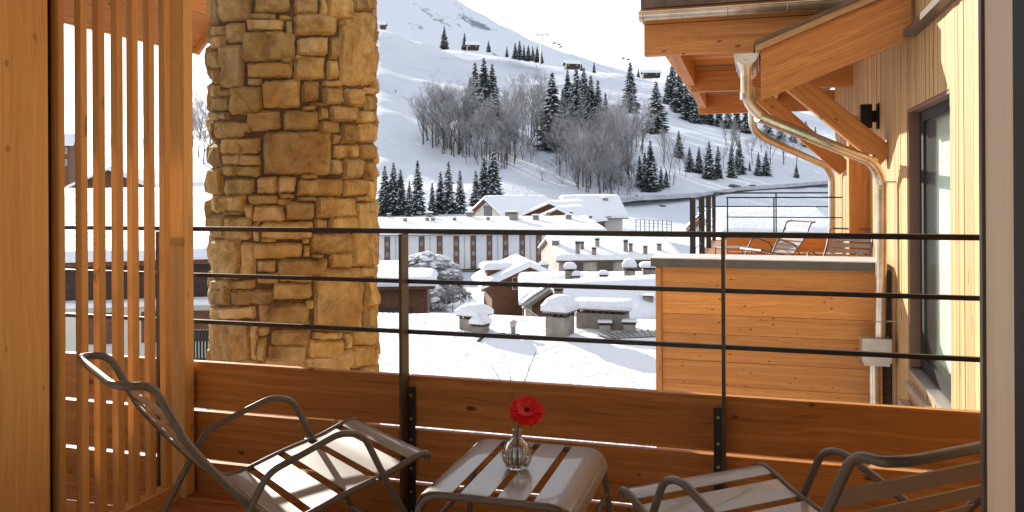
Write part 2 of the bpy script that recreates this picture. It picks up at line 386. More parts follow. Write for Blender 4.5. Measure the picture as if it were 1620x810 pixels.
# ---------------------------------------------------------------- stone pillar
PC = Vector((-2.665, 4.37, 0)); PR = .474
pil = thing('stone_pillar', 'round pillar of rough ochre fieldstones standing outside the railing', 'pillar', (PC.x, PC.y, -4))
b = MB(); prof = [(PR - .004, -4 + i * .1) for i in range(81)]
b.lathe(prof, 48, c=(PC.x, PC.y)); b.build('mortar_core', MORTAR, pil)
def cyl_hit(px, py, R=PR + .022):
    d = ray(max(329.5, min(599, px)), py); a = d[0] ** 2 + d[1] ** 2; bb = -2 * (d[0] * PC.x + d[1] * PC.y); cc = PC.x ** 2 + PC.y ** 2 - R * R
    D = bb * bb - 4 * a * cc
    s = (-bb - math.sqrt(max(D, 0))) / (2 * a)
    x, y_, z = d[0] * s - PC.x, d[1] * s - PC.y, EYE + d[2] * s
    return atan2(y_, x), z
def stone(q, seed, hi=None):
    """q: four (angle, z) corners tl, tr, br, bl"""
    rnd = random.Random(seed); nx = max(5, min(13, int(abs(q[1][0] - q[0][0]) * PR / .022))); nz = max(5, min(13, int(abs(q[0][1] - q[3][1]) / .022)))
    hi = hi if hi is not None else rnd.uniform(.012, .024); P = []
    cx = sum(c[0] for c in q) / 4; cz = sum(c[1] for c in q) / 4
    wid = abs(q[1][0] - q[0][0]) * PR; hei = abs(q[0][1] - q[3][1]); cr_ = rnd.uniform(-.03, .05)
    tx, tz = rnd.uniform(-.006, .006), rnd.uniform(-.006, .006)
    for j in range(nz + 1):
        t = j / nz * 2 - 1; row = []
        for i in range(nx + 1):
            s = i / nx * 2 - 1
            # square -> rounded square
            k = 1 - cr_ * .5 * (s * s * t * t)
            s2, t2 = s * k, t * k
            u, v = (s2 + 1) / 2, (t2 + 1) / 2
            top = [q[0][c] * (1 - u) + q[1][c] * u for c in (0, 1)]; bot = [q[3][c] * (1 - u) + q[2][c] * u for c in (0, 1)]
            a = top[0] * (1 - v) + bot[0] * v; z = top[1] * (1 - v) + bot[1] * v
            e = 1 - max(abs(s), abs(t)); 
            edge = min(1, e * min(wid, hei) / 2 / .011)
            n1 = noise.noise(Vector((a * 5 + seed, z * 9, seed * .37))); n2 = noise.noise(Vector((a * 14, z * 24 + seed, seed))); n3 = noise.noise(Vector((seed * 3.1, a * 3.2, z * 5)))
            if edge < 1:
                a += n2 * .007 / PR; z += noise.noise(Vector((a * 18, z * 30, seed + 5.5))) * .007
            r = PR - .014 + (hi + .016) * (edge ** .4) * (1 - .04 * (s * s + t * t)) + n1 * .018 * edge + n2 * .010 * edge + (abs(n3) * -.018 + .006) * edge + tx * s + tz * t
            row.append((r * cos(a), r * sin(a), z + 4))
        P.append(row)
    mbs = MB(); mbs.grid(P[::-1], smooth=False)
    return link('stone', mbs.mesh('stone', STONE), pil, Matrix.Translation((PC.x, PC.y, -4)))
ST = []
def Rw(off, rects): ST.extend([(a, c + off * 5.226, d, e + off * 5.226) for a, c, d, e in rects])
Rw(0, [(92, -60, 160, 210), (175, -60, 445, 182), (460, -60, 772, 102), (805, -60, 1030, 120), (1035, -60, 1085, 150), (1092, -60, 1320, 160), (1325, -60, 1485, 92),
 (430, 108, 670, 150), (680, 118, 790, 158), (398, 156, 730, 245), (740, 160, 795, 320), (802, 115, 1182, 298), (1192, 165, 1262, 205), (98, 210, 215, 290), (240, 188, 380, 356), (555, 250, 727, 292),
 (98, 294, 215, 402), (362, 262, 830, 508), (835, 308, 1110, 456), (1116, 300, 1195, 482), (1200, 98, 1480, 720), (1484, 120, 1512, 350), (1484, 358, 1512, 620), (1484, 630, 1512, 790),
 (172, 370, 370, 735), (98, 410, 166, 560), (98, 568, 168, 690), (398, 515, 800, 640), (695, 482, 795, 513), (805, 462, 1088, 662), (1095, 488, 1200, 655), (822, 452, 890, 500), (395, 645, 525, 705), (85, 696, 165, 800), (175, 742, 250, 790), (1050, 668, 1222, 712)])
Rw(145, [(262, -52, 527, 190), (532, -95, 862, 137), (876, -90, 1030, 85), (1062, -42, 1245, 108), (1250, -30, 1412, 125), (1418, -30, 1512, 22), (1428, 28, 1515, 160), (98, 42, 255, 162), (105, 168, 165, 232), (170, 170, 255, 224),
 (875, 118, 1005, 152), (915, 92, 1102, 116), (402, 148, 708, 322), (715, 158, 1022, 322), (1026, 132, 1106, 222), (1114, 120, 1342, 250), (1355, 155, 1482, 258), (1485, 165, 1515, 280),
 (132, 240, 388, 376), (382, 255, 442, 335), (1028, 238, 1212, 350), (1212, 258, 1350, 425), (1354, 264, 1500, 425), (195, 378, 520, 515), (530, 328, 1135, 690), (1140, 362, 1198, 430), (1138, 434, 1366, 552), (1370, 434, 1492, 556), (92, 236, 130, 420), (98, 428, 190, 622),
 (203, 522, 347, 602), (353, 522, 522, 606), (1112, 560, 1222, 686), (1226, 557, 1402, 722), (1428, 575, 1508, 722), (203, 612, 310, 697), (316, 607, 525, 700), (98, 630, 192, 858), (865, 686, 1030, 716), (1496, 430, 1515, 570)])
Rw(290, [(222, -48, 475, 92), (478, -55, 668, 84), (672, -60, 832, 82), (835, -38, 1232, 106), (1238, -28, 1450, 106), (1455, -30, 1512, 150), (413, 92, 682, 170), (690, 88, 812, 124), (835, 110, 1018, 148), (1350, 112, 1452, 148),
 (98, 98, 165, 252), (170, 98, 388, 232), (180, 238, 358, 262), (668, 128, 798, 178), (385, 180, 448, 305), (448, 178, 725, 318), (730, 156, 988, 305), (998, 115, 1342, 292), (1346, 153, 1505, 395), (98, 262, 210, 462), (214, 268, 447, 466), (512, 315, 982, 468), (988, 296, 1102, 400), (1106, 278, 1346, 408),
 (940, 412, 1302, 586), (455, 488, 892, 622), (515, 458, 640, 486), (880, 462, 938, 500), (895, 512, 942, 612), (958, 590, 1070, 616), (125, 468, 340, 790), (345, 488, 475, 790), (485, 640, 650, 742), (654, 622, 1102, 768), (1108, 580, 1308, 706), (1306, 400, 1512, 690), (1385, 694, 1515, 775), (455, 320, 508, 486), (92, 468, 120, 780)])
Rw(440, [(975, -78, 1388, 452), (1392, -5, 1430, 452), (112, 10, 490, 88), (485, -40, 675, 48), (676, -40, 972, 28), (618, 34, 972, 176), (98, 48, 250, 225), (262, 95, 645, 226), (1436, 2, 1520, 232), (1438, 240, 1518, 425), (110, 236, 492, 340), (497, 205, 950, 402), (912, 186, 972, 262),
 (148, 348, 440, 690), (442, 348, 496, 700), (503, 406, 592, 480), (598, 430, 948, 572), (565, 540, 918, 712), (500, 488, 560, 700), (955, 456, 1240, 506), (922, 505, 1236, 680), (1240, 462, 1302, 590), (1308, 432, 1492, 560), (1303, 556, 1488, 742), (948, 640, 1296, 770), (668, 700, 944, 745), (1385, 732, 1512, 810), (916, 656, 962, 694),
 (1494, 430, 1516, 600), (1492, 608, 1516, 740), (100, 345, 142, 690), (150, 700, 560, 800), (565, 750, 940, 830), (950, 776, 1380, 850)])
for i, (x0, y0, x1, y1) in enumerate(ST):
    rr = random.Random(i * 7 + 1); j = lambda: rr.uniform(-6, 6)
    g_ = -6.5
    pts = [(x0 + g_ + j(), y0 + g_ + j()), (x1 - g_ + j(), y0 + g_ + j()), (x1 - g_ + j(), y1 - g_ + j()), (x0 + g_ + j(), y1 - g_ + j())]
    q = [cyl_hit(310 + a / 5.226, c / 5.226) for a, c in pts]
    stone(q, i + 1)
# the faces away from the balcony
phiL = cyl_hit(329, 300)[0]; phiR = cyl_hit(599, 300)[0]
if phiR < phiL: phiR += 2 * pi
rr = random.Random(99); z = -.9; sd_ = 400
while z < 2.3:
    h = rr.uniform(.13, .24); a = phiR + .02 if z > .28 else phiL - .0
    end = phiL + 2 * pi - .02 if z > .28 else phiL + 2 * pi
    while a < end - .12:
        wv = min(rr.uniform(.35, .8), end - a); stone([(a + .01, z + h - .006), (a + wv - .01, z + h - .006), (a + wv - .01, z + .006), (a + .01, z + .006)], sd_); sd_ += 1; a += wv
    z += h if z > .28 or z + h <= .30 else .29 - z + .0001
    if abs(z - .2901) < .001: z = .295

z = 2.22; top0 = [max(cyl_hit(p_, -8)[1], 2.05) for p_ in (340, 464, 590)]
z = max(top0) + .02
while z < 3.7:
    h = rr.uniform(.14, .24); a = 0
    while a < 2 * pi - .12:
        wv = min(rr.uniform(.35, .8), 2 * pi - a)
        stone([(a + .01, z + h - .006), (a + wv - .01, z + h - .006), (a + wv - .01, z + .006), (a + .01, z + .006)], sd_); sd_ += 1; a += wv
    z += h
# ---------------------------------------------------------------- own roof eave, upper left
rf = thing('roof_eave', 'steep larch roof eave of the near building behind the slatted screen', 'roof', (-4.6, 5.86, 2.45))
EX, EZ = -4.62, atX(300, 77, -4.55).z
sl = Vector((1, 0, 1.1)).normalized(); nrm = Vector((-1.1, 0, 1)).normalized()
YE = atX(310, 79, EX).y
for k in range(16):
    c = Vector((EX, 0, EZ)) + sl * (.09 + k * .184) + nrm * .014
    beam('plank', (c.x, .6, c.z), (c.x, YE - .045, c.z), .182, .028, WOODP, rf, up=sl)
c0 = Vector((EX, YE - .02, EZ)) - nrm * .0; beam('barge_board', c0 + nrm * .06 - sl * .0, c0 + nrm * .06 + sl * 3.0, .20, .045, WOODP, rf, up=nrm)
c0 = Vector((EX - .02, 0, EZ)); beam('fascia', (EX - .025, .6, EZ + .07), (EX - .025, YE, EZ + .07), .16, .03, WOODP, rf)
b = MB(); cA = Vector((EX - .03, .6, EZ)) + nrm * .10; cB = cA + sl * 3.0
vs = [cA, cB, cB + nrm * .25, cA + nrm * .25]; vs2 = [Vector((p.x, YE + .02, p.z)) for p in vs]
b.add(vs + vs2, [(0, 1, 2, 3), (7, 6, 5, 4), (0, 4, 5, 1), (1, 5, 6, 2), (2, 6, 7, 3), (3, 7, 4, 0)]); b.build('snow_cover', SNOWN, rf)
# ================================================================ furniture
def arc_path(pts, rad=.03, n=5):
    """round the corners of a polyline"""
    pts = [Vector(p) for p in pts]; out_ = [pts[0]]
    for i in range(1, len(pts) - 1):
        a, b_, c = pts[i - 1], pts[i], pts[i + 1]; d1 = (a - b_); d2 = (c - b_); r = min(rad, d1.length * .45, d2.length * .45)
        p1 = b_ + d1.normalized() * r; p2 = b_ + d2.normalized() * r
        for k in range(n + 1):
            t = k / n; out_.append(p1 * (1 - t) ** 2 + b_ * 2 * t * (1 - t) + p2 * t * t)
    out_.append(pts[-1]); return out_
def resample(pts, step):
    pts = [Vector(p) for p in pts]; acc = [0]
    for a, b_ in zip(pts, pts[1:]): acc.append(acc[-1] + (b_ - a).length)
    def at(s):
        for i in range(len(pts) - 1):
            if s <= acc[i + 1] or i == len(pts) - 2:
                t = (s - acc[i]) / max(1e-9, acc[i + 1] - acc[i]); return pts[i].lerp(pts[i + 1], t)
    return at, acc[-1]
SEAT = [(.012, .398), (.016, .412), (.004, .421), (-.03, .418), (-.06, .408), (-.12, .388), (-.20, .372), (-.28, .356), (-.36, .334), (-.42, .318), (-.465, .316), (-.51, .34)]
BACK = [(-.51, .34), (-.55, .378), (-.60, .43), (-.66, .502), (-.70, .553), (-.735, .600), (-.765, .660), (-.79, .712), (-.81, .748), (-.835, .765), (-.86, .768), (-.885, .770)]
HW = .243
def slat_sheet(side, s0, s1, hw, prof, off=.004):
    at, L = resample([(0, a, z) for a, z in prof], .01); n = max(3, int((s1 - s0) / .02)); P = []; Q = []
    for k in range(n + 1):
        s = s0 + (s1 - s0) * k / n; p = at(s); d = (at(min(L, s + .004)) - at(max(0, s - .004))).normalized(); nn = Vector((0, -d.z, d.y))
        if nn.z < 0 and side == 'seat': nn = -nn
        P.append([(x, p.y + nn.y * off, p.z + nn.z * off) for x in (-hw, -hw / 2, 0, hw / 2, hw)])
    b = MB(); b.grid(P); 
    Q = [[(x, p_[1], p_[2] - .0035) for x, p_ in zip((-hw, -hw / 2, 0, hw / 2, hw), row)] for row in P]
    b.grid(Q)
    nn = len(P); e = len(b.v); 
    rim = []
    for i in range(nn - 1):
        for c in (0, 4): rim.append((P[i][c], P[i + 1][c], Q[i + 1][c], Q[i][c]))
    for i in (0, nn - 1):
        for c in range(4): rim.append((P[i][c], P[i][c + 1], Q[i][c + 1], Q[i][c]))
    for f in rim: b.add(f, [(0, 1, 2, 3)])
    return b
def make_chair(label, M, group=None):
    c = thing('lounge_chair', label, 'chair', (0, 0, 0), group)
    side = SEAT + BACK[1:]
    pts = [(-HW, a, z) for a, z in side] + [(-HW + .04, -.905, .772), (HW - .04, -.905, .772)] + [(HW, a, z) for a, z in reversed(side)]
    b = MB(); b.tube(arc_path(pts, .045, 4), .0108, 8); b.build('frame', CHAIR, c)
    for sgn in (-1, 1):
        x = sgn * (HW + .019)
        b = MB(); b.tube(arc_path([(x, -.785, .012), (x, -.56, .412), (x, -.52, .477), (x, -.30, .548), (x, -.225, .528), (x, -.156, .388), (x, .05, .012)], .05, 6), .0105, 8)
        ar = b.build('armrest', CHAIR, c)
        for f_ in (-.785, .05):
            q = MB(); q.lathe([(.0, -.001), (.014, 0), (.014, .014), (.0, .015)], 8, c=(x, f_)); q.build('foot_cap', BLACK, ar)
        q = MB(); q.tube([(x - sgn * .025, -.176, .378), (x + sgn * .002, -.176, .378)], .007, 6); q.tube([(x - sgn * .025, -.575, .405), (x + sgn * .002, -.575, .405)], .007, 6); q.build('bracket', CHAIR, ar)
    for yy in (.0, -.735):
        b = MB(); b.tube([(-HW - .02, yy, .10), (HW + .02, yy, .10)], .008, 6); b.build('stretcher', CHAIR, c)
    at, L = resample([(0, a, z) for a, z in SEAT], .01); n = 5; g = .026; wv = (L - .03 - g * (n - 1)) / n
    for k in range(n):
        s0 = .0 + k * (wv + g); slat_sheet('seat', s0, s0 + wv, HW - .002, SEAT, .0045).build('seat_slat', SLATM, c)
    at, L = resample([(0, a, z) for a, z in BACK], .01); n = 6; L2 = L - .15; wv = (L2 - .02 - g * (n - 1)) / n
    for k in range(n):
        s0 = .02 + k * (wv + g); slat_sheet('back', s0, s0 + wv, HW - .002, BACK, .003).build('back_slat', SLATM, c)
    c.matrix_basis = M; WM[c.name] = M
    return c
def MR(x, y, rot, z=0): return Matrix.Translation((x, y, z)) @ Matrix.Rotation(rot, 4, 'Z')
ch = make_chair('bronze slatted lounge chair in sunlight left of the low table', MR((-1.414 - 1.012) / 2, (2.702 + 2.417) / 2, atan2(-.5777, .8162)))
copy_tree(ch, MR((-.353 + .016) / 2, (2.275 + 2.588) / 2, atan2(.647, .7625)), 'bronze slatted lounge chair in shade at the lower right')
# low table
TX0, TX1, TY0, TY1, TZ = -.915, -.492, 2.165, 2.665, .40
tb = thing('low_table', 'low slatted metal side table holding the flower vase between the chairs', 'table', ((TX0 + TX1) / 2, (TY0 + TY1) / 2, 0))
for yy in (TY0, TY1):
    b = MB(); b.tube(arc_path([(TX0 - .055, yy, .012), (TX0 - .005, yy, TZ - .006), (TX1 + .005, yy, TZ - .006), (TX1 + .055, yy, .012)], .07, 7), .0105, 8); fr_ = b.build('leg_frame', CHAIR, tb)
for xx in (TX0 - .02, TX1 + .02):
    b = MB(); b.tube([(xx, TY0, .26), (xx, TY1, .26)], .008, 6); b.build('stretcher', CHAIR, tb)
def tslat(prof):
    b = MB(); P = [[(x, y_, z) for y_ in (TY0 + .0, TY0 + .16, TY0 + .33, TY1)] for x, z in prof]; Q = [[(x, y_, z - .004) for x, y_, z in r] for r in P]
    b.grid(P); b.grid(Q)
    for i in range(len(P) - 1):
        for c in (0, 3): b.add((P[i][c], P[i + 1][c], Q[i + 1][c], Q[i][c]), [(0, 1, 2, 3)])
    for i in (0, len(P) - 1):
        for c in range(3): b.add((P[i][c], P[i][c + 1], Q[i][c + 1], Q[i][c]), [(0, 1, 2, 3)])
    return b.build('slat', SLATM, tb)
zt = TZ + .006
tslat([(TX0 - .022, zt - .055), (TX0 - .017, zt - .035), (TX0 - .004, zt - .014), (TX0 + .022, zt - .003), (TX0 + .05, zt), (TX0 + .09, zt)])
tslat([(TX0 + .115, zt), (TX0 + .16, zt), (TX0 + .20, zt)])
tslat([(TX0 + .225, zt), (TX0 + .27, zt), (TX0 + .305, zt)])
tslat([(TX0 + .33, zt), (TX1 - .05, zt), (TX1 - .022, zt - .003), (TX1 + .004, zt - .014), (TX1 + .019, zt - .036), (TX1 + .025, zt - .062)])
# vase, gerbera, grasses
VP = atZ(818, 741, zt); VX, VY = VP.x, VP.y
vs_ = thing('bud_vase', 'small ribbed clear glass vase on the low table', 'vase', (VX, VY, zt))
b = MB(); outer = [(.0, .0015), (.024, .0015), (.034, .008), (.043, .026), (.0455, .043), (.042, .062), (.032, .080), (.019, .092), (.0135, .099), (.0125, .108), (.0165, .118)]
b.lathe(outer, 96, rib=.035, nr=16); inner = [(.0155, .1175), (.0105, .108), (.0115, .099), (.017, .090), (.029, .078), (.038, .062), (.041, .043), (.038, .027), (.028, .012), (.0, .0105)]
b2 = MB(); b.lathe([outer[-1]] + inner[:1], 96); b.lathe(inner, 96)
b.v = [(x + VX, y_ + VY, z + zt) for x, y_, z in b.v]; b.build('glass_body', GLV, vs_)
def stem(b, pts, r0, r1, n=6): 
    k = len(pts); b.tube(pts, [r0 + (r1 - r0) * i / (k - 1) for i in range(k)], n)
GREEN = plain('stem_green', (.10, .16, .03), .5, 0, nscale=30, namp=.3)
DRY = plain('grass_blade', (.22, .21, .08), .6, 0, nscale=20, namp=.3)
PETAL = plain('red_petal', (.72, .008, .014), .5, 0, nscale=40, namp=.25)
HEART = plain('flower_heart', (.06, .012, .012), .8, 0, nscale=300, namp=.5, bmp=.5, bscale=500)
fw = thing('gerbera', 'single red gerbera flower leaning in the glass vase', 'flower', (VX, VY, zt + .012))
HC = atY(833, 650, VY - .005)
b = MB(); p0 = Vector((VX - .012, VY + .008, zt + .012)); p1 = Vector((VX + .0, VY, zt + .105))
stem(b, [p0, p0.lerp(p1, .5), p1, p1.lerp(HC, .4) + Vector((-.004, 0, .006)), p1.lerp(HC, .75) + Vector((0, 0, .004)), HC + Vector((-.002, .008, -.008))], .0024, .0026)
b.build('stem', GREEN, fw)
ax = Vector((.28, -.62, .74)).normalized(); ux = ax.cross(Vector((0, 0, 1))).normalized(); uy = ax.cross(ux)
MH = Matrix((ux, uy, ax)).transposed().to_4x4(); MH.translation = HC
def petal(L, wv, a, tilt, zoff):
    P = []
    for i in range(6):
        t = i / 5; r = .008 + L * t; ww = wv * (.35, .62, .85, 1.0, .92, .45)[i] * (.7 if L < .03 else 1)
        zz = zoff + tan(tilt) * r - .25 * r * r / .05 + .006 * t
        P.append([(r * cos(a) - s * ww * sin(a), r * sin(a) + s * ww * cos(a), zz + abs(s) * .0012) for s in (-1, 0, 1)])
    b = MB(); b.grid(P); b.v = [tuple(MH @ Vector(p)) for p in b.v]; return b
rr = random.Random(3)
for ring, (L, n_, ti, zo) in enumerate(((.046, 22, .10, .0), (.041, 20, .22, .002), (.027, 20, .5, .004))):
    for k in range(n_):
        petal(L * rr.uniform(.93, 1.06), .0088 if ring < 2 else .0055, 2 * pi * (k + .5 * ring) / n_ + rr.uniform(-.05, .05), ti + rr.uniform(-.06, .06), zo).build('petal', PETAL, fw)
b = MB(); b.lathe([(.0, .0105), (.005, .010), (.009, .0075), (.011, .003)], 16); b.v = [tuple(MH @ Vector(p)) for p in b.v]; b.build('heart', HEART, fw)
for lab, tip, mid in (('left thin green grass blade standing in the vase', (777, 577), (800, 620)), ('middle green grass blade standing in the vase', (806, 588), (812, 630)), ('right grass blade arching up to the right in the vase', (848, 556), (825, 618))):
    b = MB(); t_ = atY(*tip, VY); mm_ = atY(*mid, VY); q0 = Vector((VX + rr.uniform(-.01, .01), VY + rr.uniform(-.01, .01), zt + .014)); q1 = Vector((VX + rr.uniform(-.006, .004), VY, zt + .108))
    stem(b, [q0, q1, q1.lerp(mm_, .5), mm_, mm_.lerp(t_, .5) + (mm_ - q1) * .05, t_], .0021, .0009, 5); tag(b.build('grass_sprig', DRY), lab, 'grass stem')
b = MB(); b.lathe([(.0, .0112), (.027, .0125), (.037, .027), (.040, .043), (.037, .060), (.0, .060)], 48); b.v = [(x + VX, y_ + VY, z + zt) for x, y_, z in b.v]; b.build('water', WATER, vs_)

# ================================================================ neighbouring wing on the right
XF = 1.25
wg = thing('timber_wing', 'pale timber clad wing of the building running away on the right', 'building', (XF, 8, -12))
YW0, YW1 = atX(1503, 300, XF).y, atX(1437.5, 300, XF).y
ZW1 = atX(1501, 142, XF).z; ZW0 = -.27
y = 1.6; BW = .074
def facade_board(y0, z0, z1, d):
    return beam('plank', (XF + .012 - d, y0 + BW / 2, z0), (XF + .012 - d, y0 + BW / 2, z1), BW - .0025, .024, WOODL, wg, up=(0, 1, 0))
rr = random.Random(5); k = 0
while y < 14.1:
    d = (.0, .003, .001, .005)[rr.randrange(4)]
    if y + BW > YW0 and y < YW1:
        facade_board(y, ZW1 + .004, 4.2, d); facade_board(y, -6, ZW0 - .03, d)
    else: facade_board(y, -6, 4.2, d)
    y += BW; k += 1
b = MB(); x0 = XF + .026
b.box(x0, 1.2, -12, x0 + 5, YW0, 4.4); b.box(x0, YW1, -12, x0 + 5, 14.15, 4.4); b.box(x0, YW0, -12, x0 + 5, YW1, ZW0 - .03); b.box(x0, YW0, ZW1 + .02, x0 + 5, YW1, 4.4); b.box(x0 + 1.2, YW0, ZW0 - .03, x0 + 5, YW1, ZW1 + .02)
b.build('wall', CHALD, wg)
# window
wn = MB(); xw = XF + .085
wn.box(xw, YW0, ZW0, xw + .06, YW0 + .07, ZW1); wn.box(xw, YW1 - .16, ZW0, xw + .06, YW1, ZW1); wn.box(xw, YW0 + .07, ZW1 - .11, xw + .06, YW1 - .16, ZW1); wn.box(xw, YW0 + .07, ZW0, xw + .06, YW1 - .16, ZW0 + .10)
win = wn.build('window', BLACK, wg)
b = MB(); b.add([(xw + .02, YW0 + .07, ZW0 + .1), (xw + .02, YW1 - .16, ZW0 + .1), (xw + .02, YW1 - .16, ZW1 - .11), (xw + .02, YW0 + .07, ZW1 - .11)], [(0, 3, 2, 1)]); b.build('pane', WGL, win)
b = MB(); b.box(xw + .10, YW0 + .02, ZW0 + .05, xw + .105, YW1 - .10, ZW1 - .08); b.build('blind', BLIND, win)
b = MB(); b.box(XF - .01, YW0, ZW0 - .05, xw + .06, YW1, ZW0 - .012); b.build('sill', SILL, win)
b = MB(); b.box(XF - .0, YW0 - .001, ZW1 - .025, xw, YW1, ZW1 - .002); b.box(XF, YW1 - .012, ZW0, xw, YW1 - .001, ZW1 - .026); b.build('reveal', BROWNP, win)
b = MB(); b.box(XF - .05, YW0 + .3, ZW0 - .16, XF + .0, YW1 - .1, ZW0 - .10); b.box(XF - .09, YW0 + .6, ZW0 - .34, XF - .01, YW1 - .0, ZW0 - .28); b.build('bracket_rail', SILL, win)
# timber pilaster by the lamp
beam('pilaster', (1.145, 10.1, -3), (1.145, 10.1, 2.06), .24, .22, WOODB, wg, up=(1, 0, 0), bev=.004)
# wall lamp
lp = thing('wall_lamp', 'black box wall lamp on the pale cladding above the brace', 'lamp', (XF, 9.1, 1.9))
P = atX(1391, 184, XF); 
b = MB(); b.box(XF - .025, P.y - .07, P.z - .13, XF - .001, P.y + .07, P.z + .13); b.build('back_plate', BLACK, lp)
b = MB(); b.box(XF - .185, P.y - .06, P.z - .12, XF - .075, P.y + .06, P.z + .125); b.build('lamp_body', BLACK, lp)
b = MB(); b.box(XF - .076, P.y - .03, P.z - .06, XF - .024, P.y + .03, P.z + .06); b.build('arm', BLACK, lp)

# ---- roofs of the wing
nr_ = thing('lean_roof', 'small sloping roof with a broad knotty rake board over the near downpipe', 'roof', (.06, 7.25, 2.4))
YB = 7.28
A = atY(1204, 119, YB); Ax, Az = A.x, A.z
slp = .392; dx = Vector((1, 0, slp)).normalized(); dn = Vector((-slp, 0, 1)).normalized()
Bp = Vector((Ax, YB, Az)); Lb = (XF - Ax - .002) * math.sqrt(1 + slp * slp)
bb = MB()      # rake board with plumb-cut end, local x along the slope
def para(x0, x1, zlo, zhi, y0, y1, mat, name, parent, capx=0):
    """board rising with the roof slope; plumb ends; zlo/zhi measured vertically from A"""
    c0 = Vector((x0, (y0 + y1) / 2, Az + (x0 - Ax) * slp)); X = dx; Z = Vector((0, 0, 1)); b = MB()
    Minv = Matrix((dx, Vector((0, 1, 0)), dn)).transposed().to_4x4(); Minv.translation = c0
    vs = [Vector((x, y_, Az + (x - Ax) * slp + zz)) for zz in (zlo, zhi) for y_ in (y0, y1) for x in (x0, x1)]
    inv = Minv.inverted(); b.add([inv @ p for p in vs], [(0, 2, 3, 1), (4, 5, 7, 6), (0, 1, 5, 4), (2, 6, 7, 3), (0, 4, 6, 2), (1, 3, 7, 5)])
    return b.build(name, mat, parent, Minv)
para(Ax, XF - .03, -.215, .205, YB - .03, YB + .03, WOODB, 'rake_board', nr_)
para(Ax - .045, XF - .03, .208, .265, YB - .075, YB + .06, WOODL, 'rake_trim', nr_)
para(Ax - .06, XF - .03, .267, .30, YB - .095, YB + 1.1, SHING, 'roof_covering', nr_)
for k in range(6):
    para(Ax + .0, XF - .03, .17, .205, YB + .032 + k * .17, YB + .032 + k * .17 + .166, WOODP, 'soffit_board', nr_)
beam('purlin', (Ax + .10, YB + .03, Az + .06), (Ax + .10, YB + 1.1, Az + .06), .16, .10, WOODB, nr_, bev=.004)
beam('purlin', (Ax + .72, YB + .03, Az + .06 + .62 * slp), (Ax + .72, YB + 1.1, Az + .06 + .62 * slp), .16, .10, WOODB, nr_, bev=.004)
b = MB(); c = atX(1448, 44, XF - .05); b.box(XF - .1, 1.6, c.z - .03, XF - .002, 7.2, c.z + .02); b.build('wall_flashing', BRONZE, nr_)

br = thing('canopy_roof', 'flat deep canopy roof on timber beams at the far end of the wing', 'roof', (0, 12, 2.9))
Y1_, Y2_, Y3_ = 8.45, 11.6, 15.0
ZB = atY(1100, 86, Y1_).z
XLB = atY(1020, 60, Y1_).x
beam('fascia_beam', (XLB, Y1_, ZB + .16), (XF - .002, Y1_, ZB + .16), .315, .10, WOODB, br, bev=.005)
for Yb in (Y2_, Y3_):
    xl = (atY(1093, 130, Yb) if Yb == Y2_ else atY(1105, 165, Yb)).x; zt_ = ZB + .30
    zb_ = (atY(1130, 145, Yb) if Yb == Y2_ else atY(1130, 180, Yb)).z
    beam('beam', (xl, Yb, (zt_ + zb_) / 2), (XF + .5, Yb, (zt_ + zb_) / 2), zt_ - zb_, .14, WOODB, br, bev=.005)
beam('edge_beam', (XLB + .27, Y1_ + .06, ZB + .17), (XLB + .20, Y3_ + .5, ZB + .17), .24, .12, WOODB, br, bev=.005)
beam('edge_beam', (.3, Y1_ + .06, ZB + .19), (.3, Y3_ + .5, ZB + .19), .20, .12, WOODB, br, bev=.005)
y = Y1_ - .06
while y < Y3_ + .6:
    beam('soffit_board', (XLB - .0, y + .09, ZB + .335), (XF, y + .09, ZB + .335), .178, .025, WOODP, br, up=(0, 1, 0)); y += .18
b = MB(); b.box(XLB - .03, Y1_ - .10, ZB + .36, XF - .03, Y3_ + .7, ZB + .47); b.build('roof_deck', WOODP, br)
zg = atY(1100, 12, Y1_ - .12).z
b = MB(); b.box(XLB - .02, Y1_ - .14, ZB + .472, XF - .03, Y3_ + .8, ZB + .78); b.build('roof_covering', SHING, br)
b = MB(); b.box(XLB - .0, Y1_ - .05, ZB + .782, XF - .03, Y3_ + .75, ZB + 1.1); b.build('roof_snow', SNOWN, br)
# roof gutter across the canopy front
gt = thing('gutter', 'weathered half round zinc gutter along the canopy roof front', 'gutter', (XLB, Y1_ - .13, zg))
def half_gutter(p0, p1, r, nm, parent, mat=ZINC):
    p0 = Vector(p0); p1 = Vector(p1); t = (p1 - p0).normalized(); sd2 = t.cross(Z0).normalized(); P = []
    n = 10
    rows = []
    for rr_ in (r, r - .006):
        for p in (p0, p1): rows.append([p + sd2 * (cos(pi + pi * i / n) * rr_) + Z0 * (sin(pi + pi * i / n) * rr_) for i in range(n + 1)])
    b = MB(); b.grid([rows[0], rows[1]]); b.grid([rows[2], rows[3]])
    for row in (rows[0], rows[1]): b.add(row, [tuple(range(n + 1))])
    b.tube([p0 + sd2 * r, p1 + sd2 * r], .008, 6); b.tube([p0 - sd2 * r, p1 - sd2 * r], .008, 6)
    return b.build(nm, mat, parent)
g0 = atY(1012, 22, Y1_ - .16); g1 = atY(1290, 8, Y1_ - .16); g1.z = g0.z
half_gutter(g0, (XF - .25, g0.y, g0.z), .085, 'channel', gt)
for px in (1018, 1151, 1246):
    xx = atY(px, 30, Y1_ - .16).x; b = MB()
    b.tube([(xx, g0.y + cos(pi + pi * i / 10) * .089, g0.z + sin(pi + pi * i / 10) * .089) for i in range(11)], .006, 5); b.build('strap', ZINC, gt)
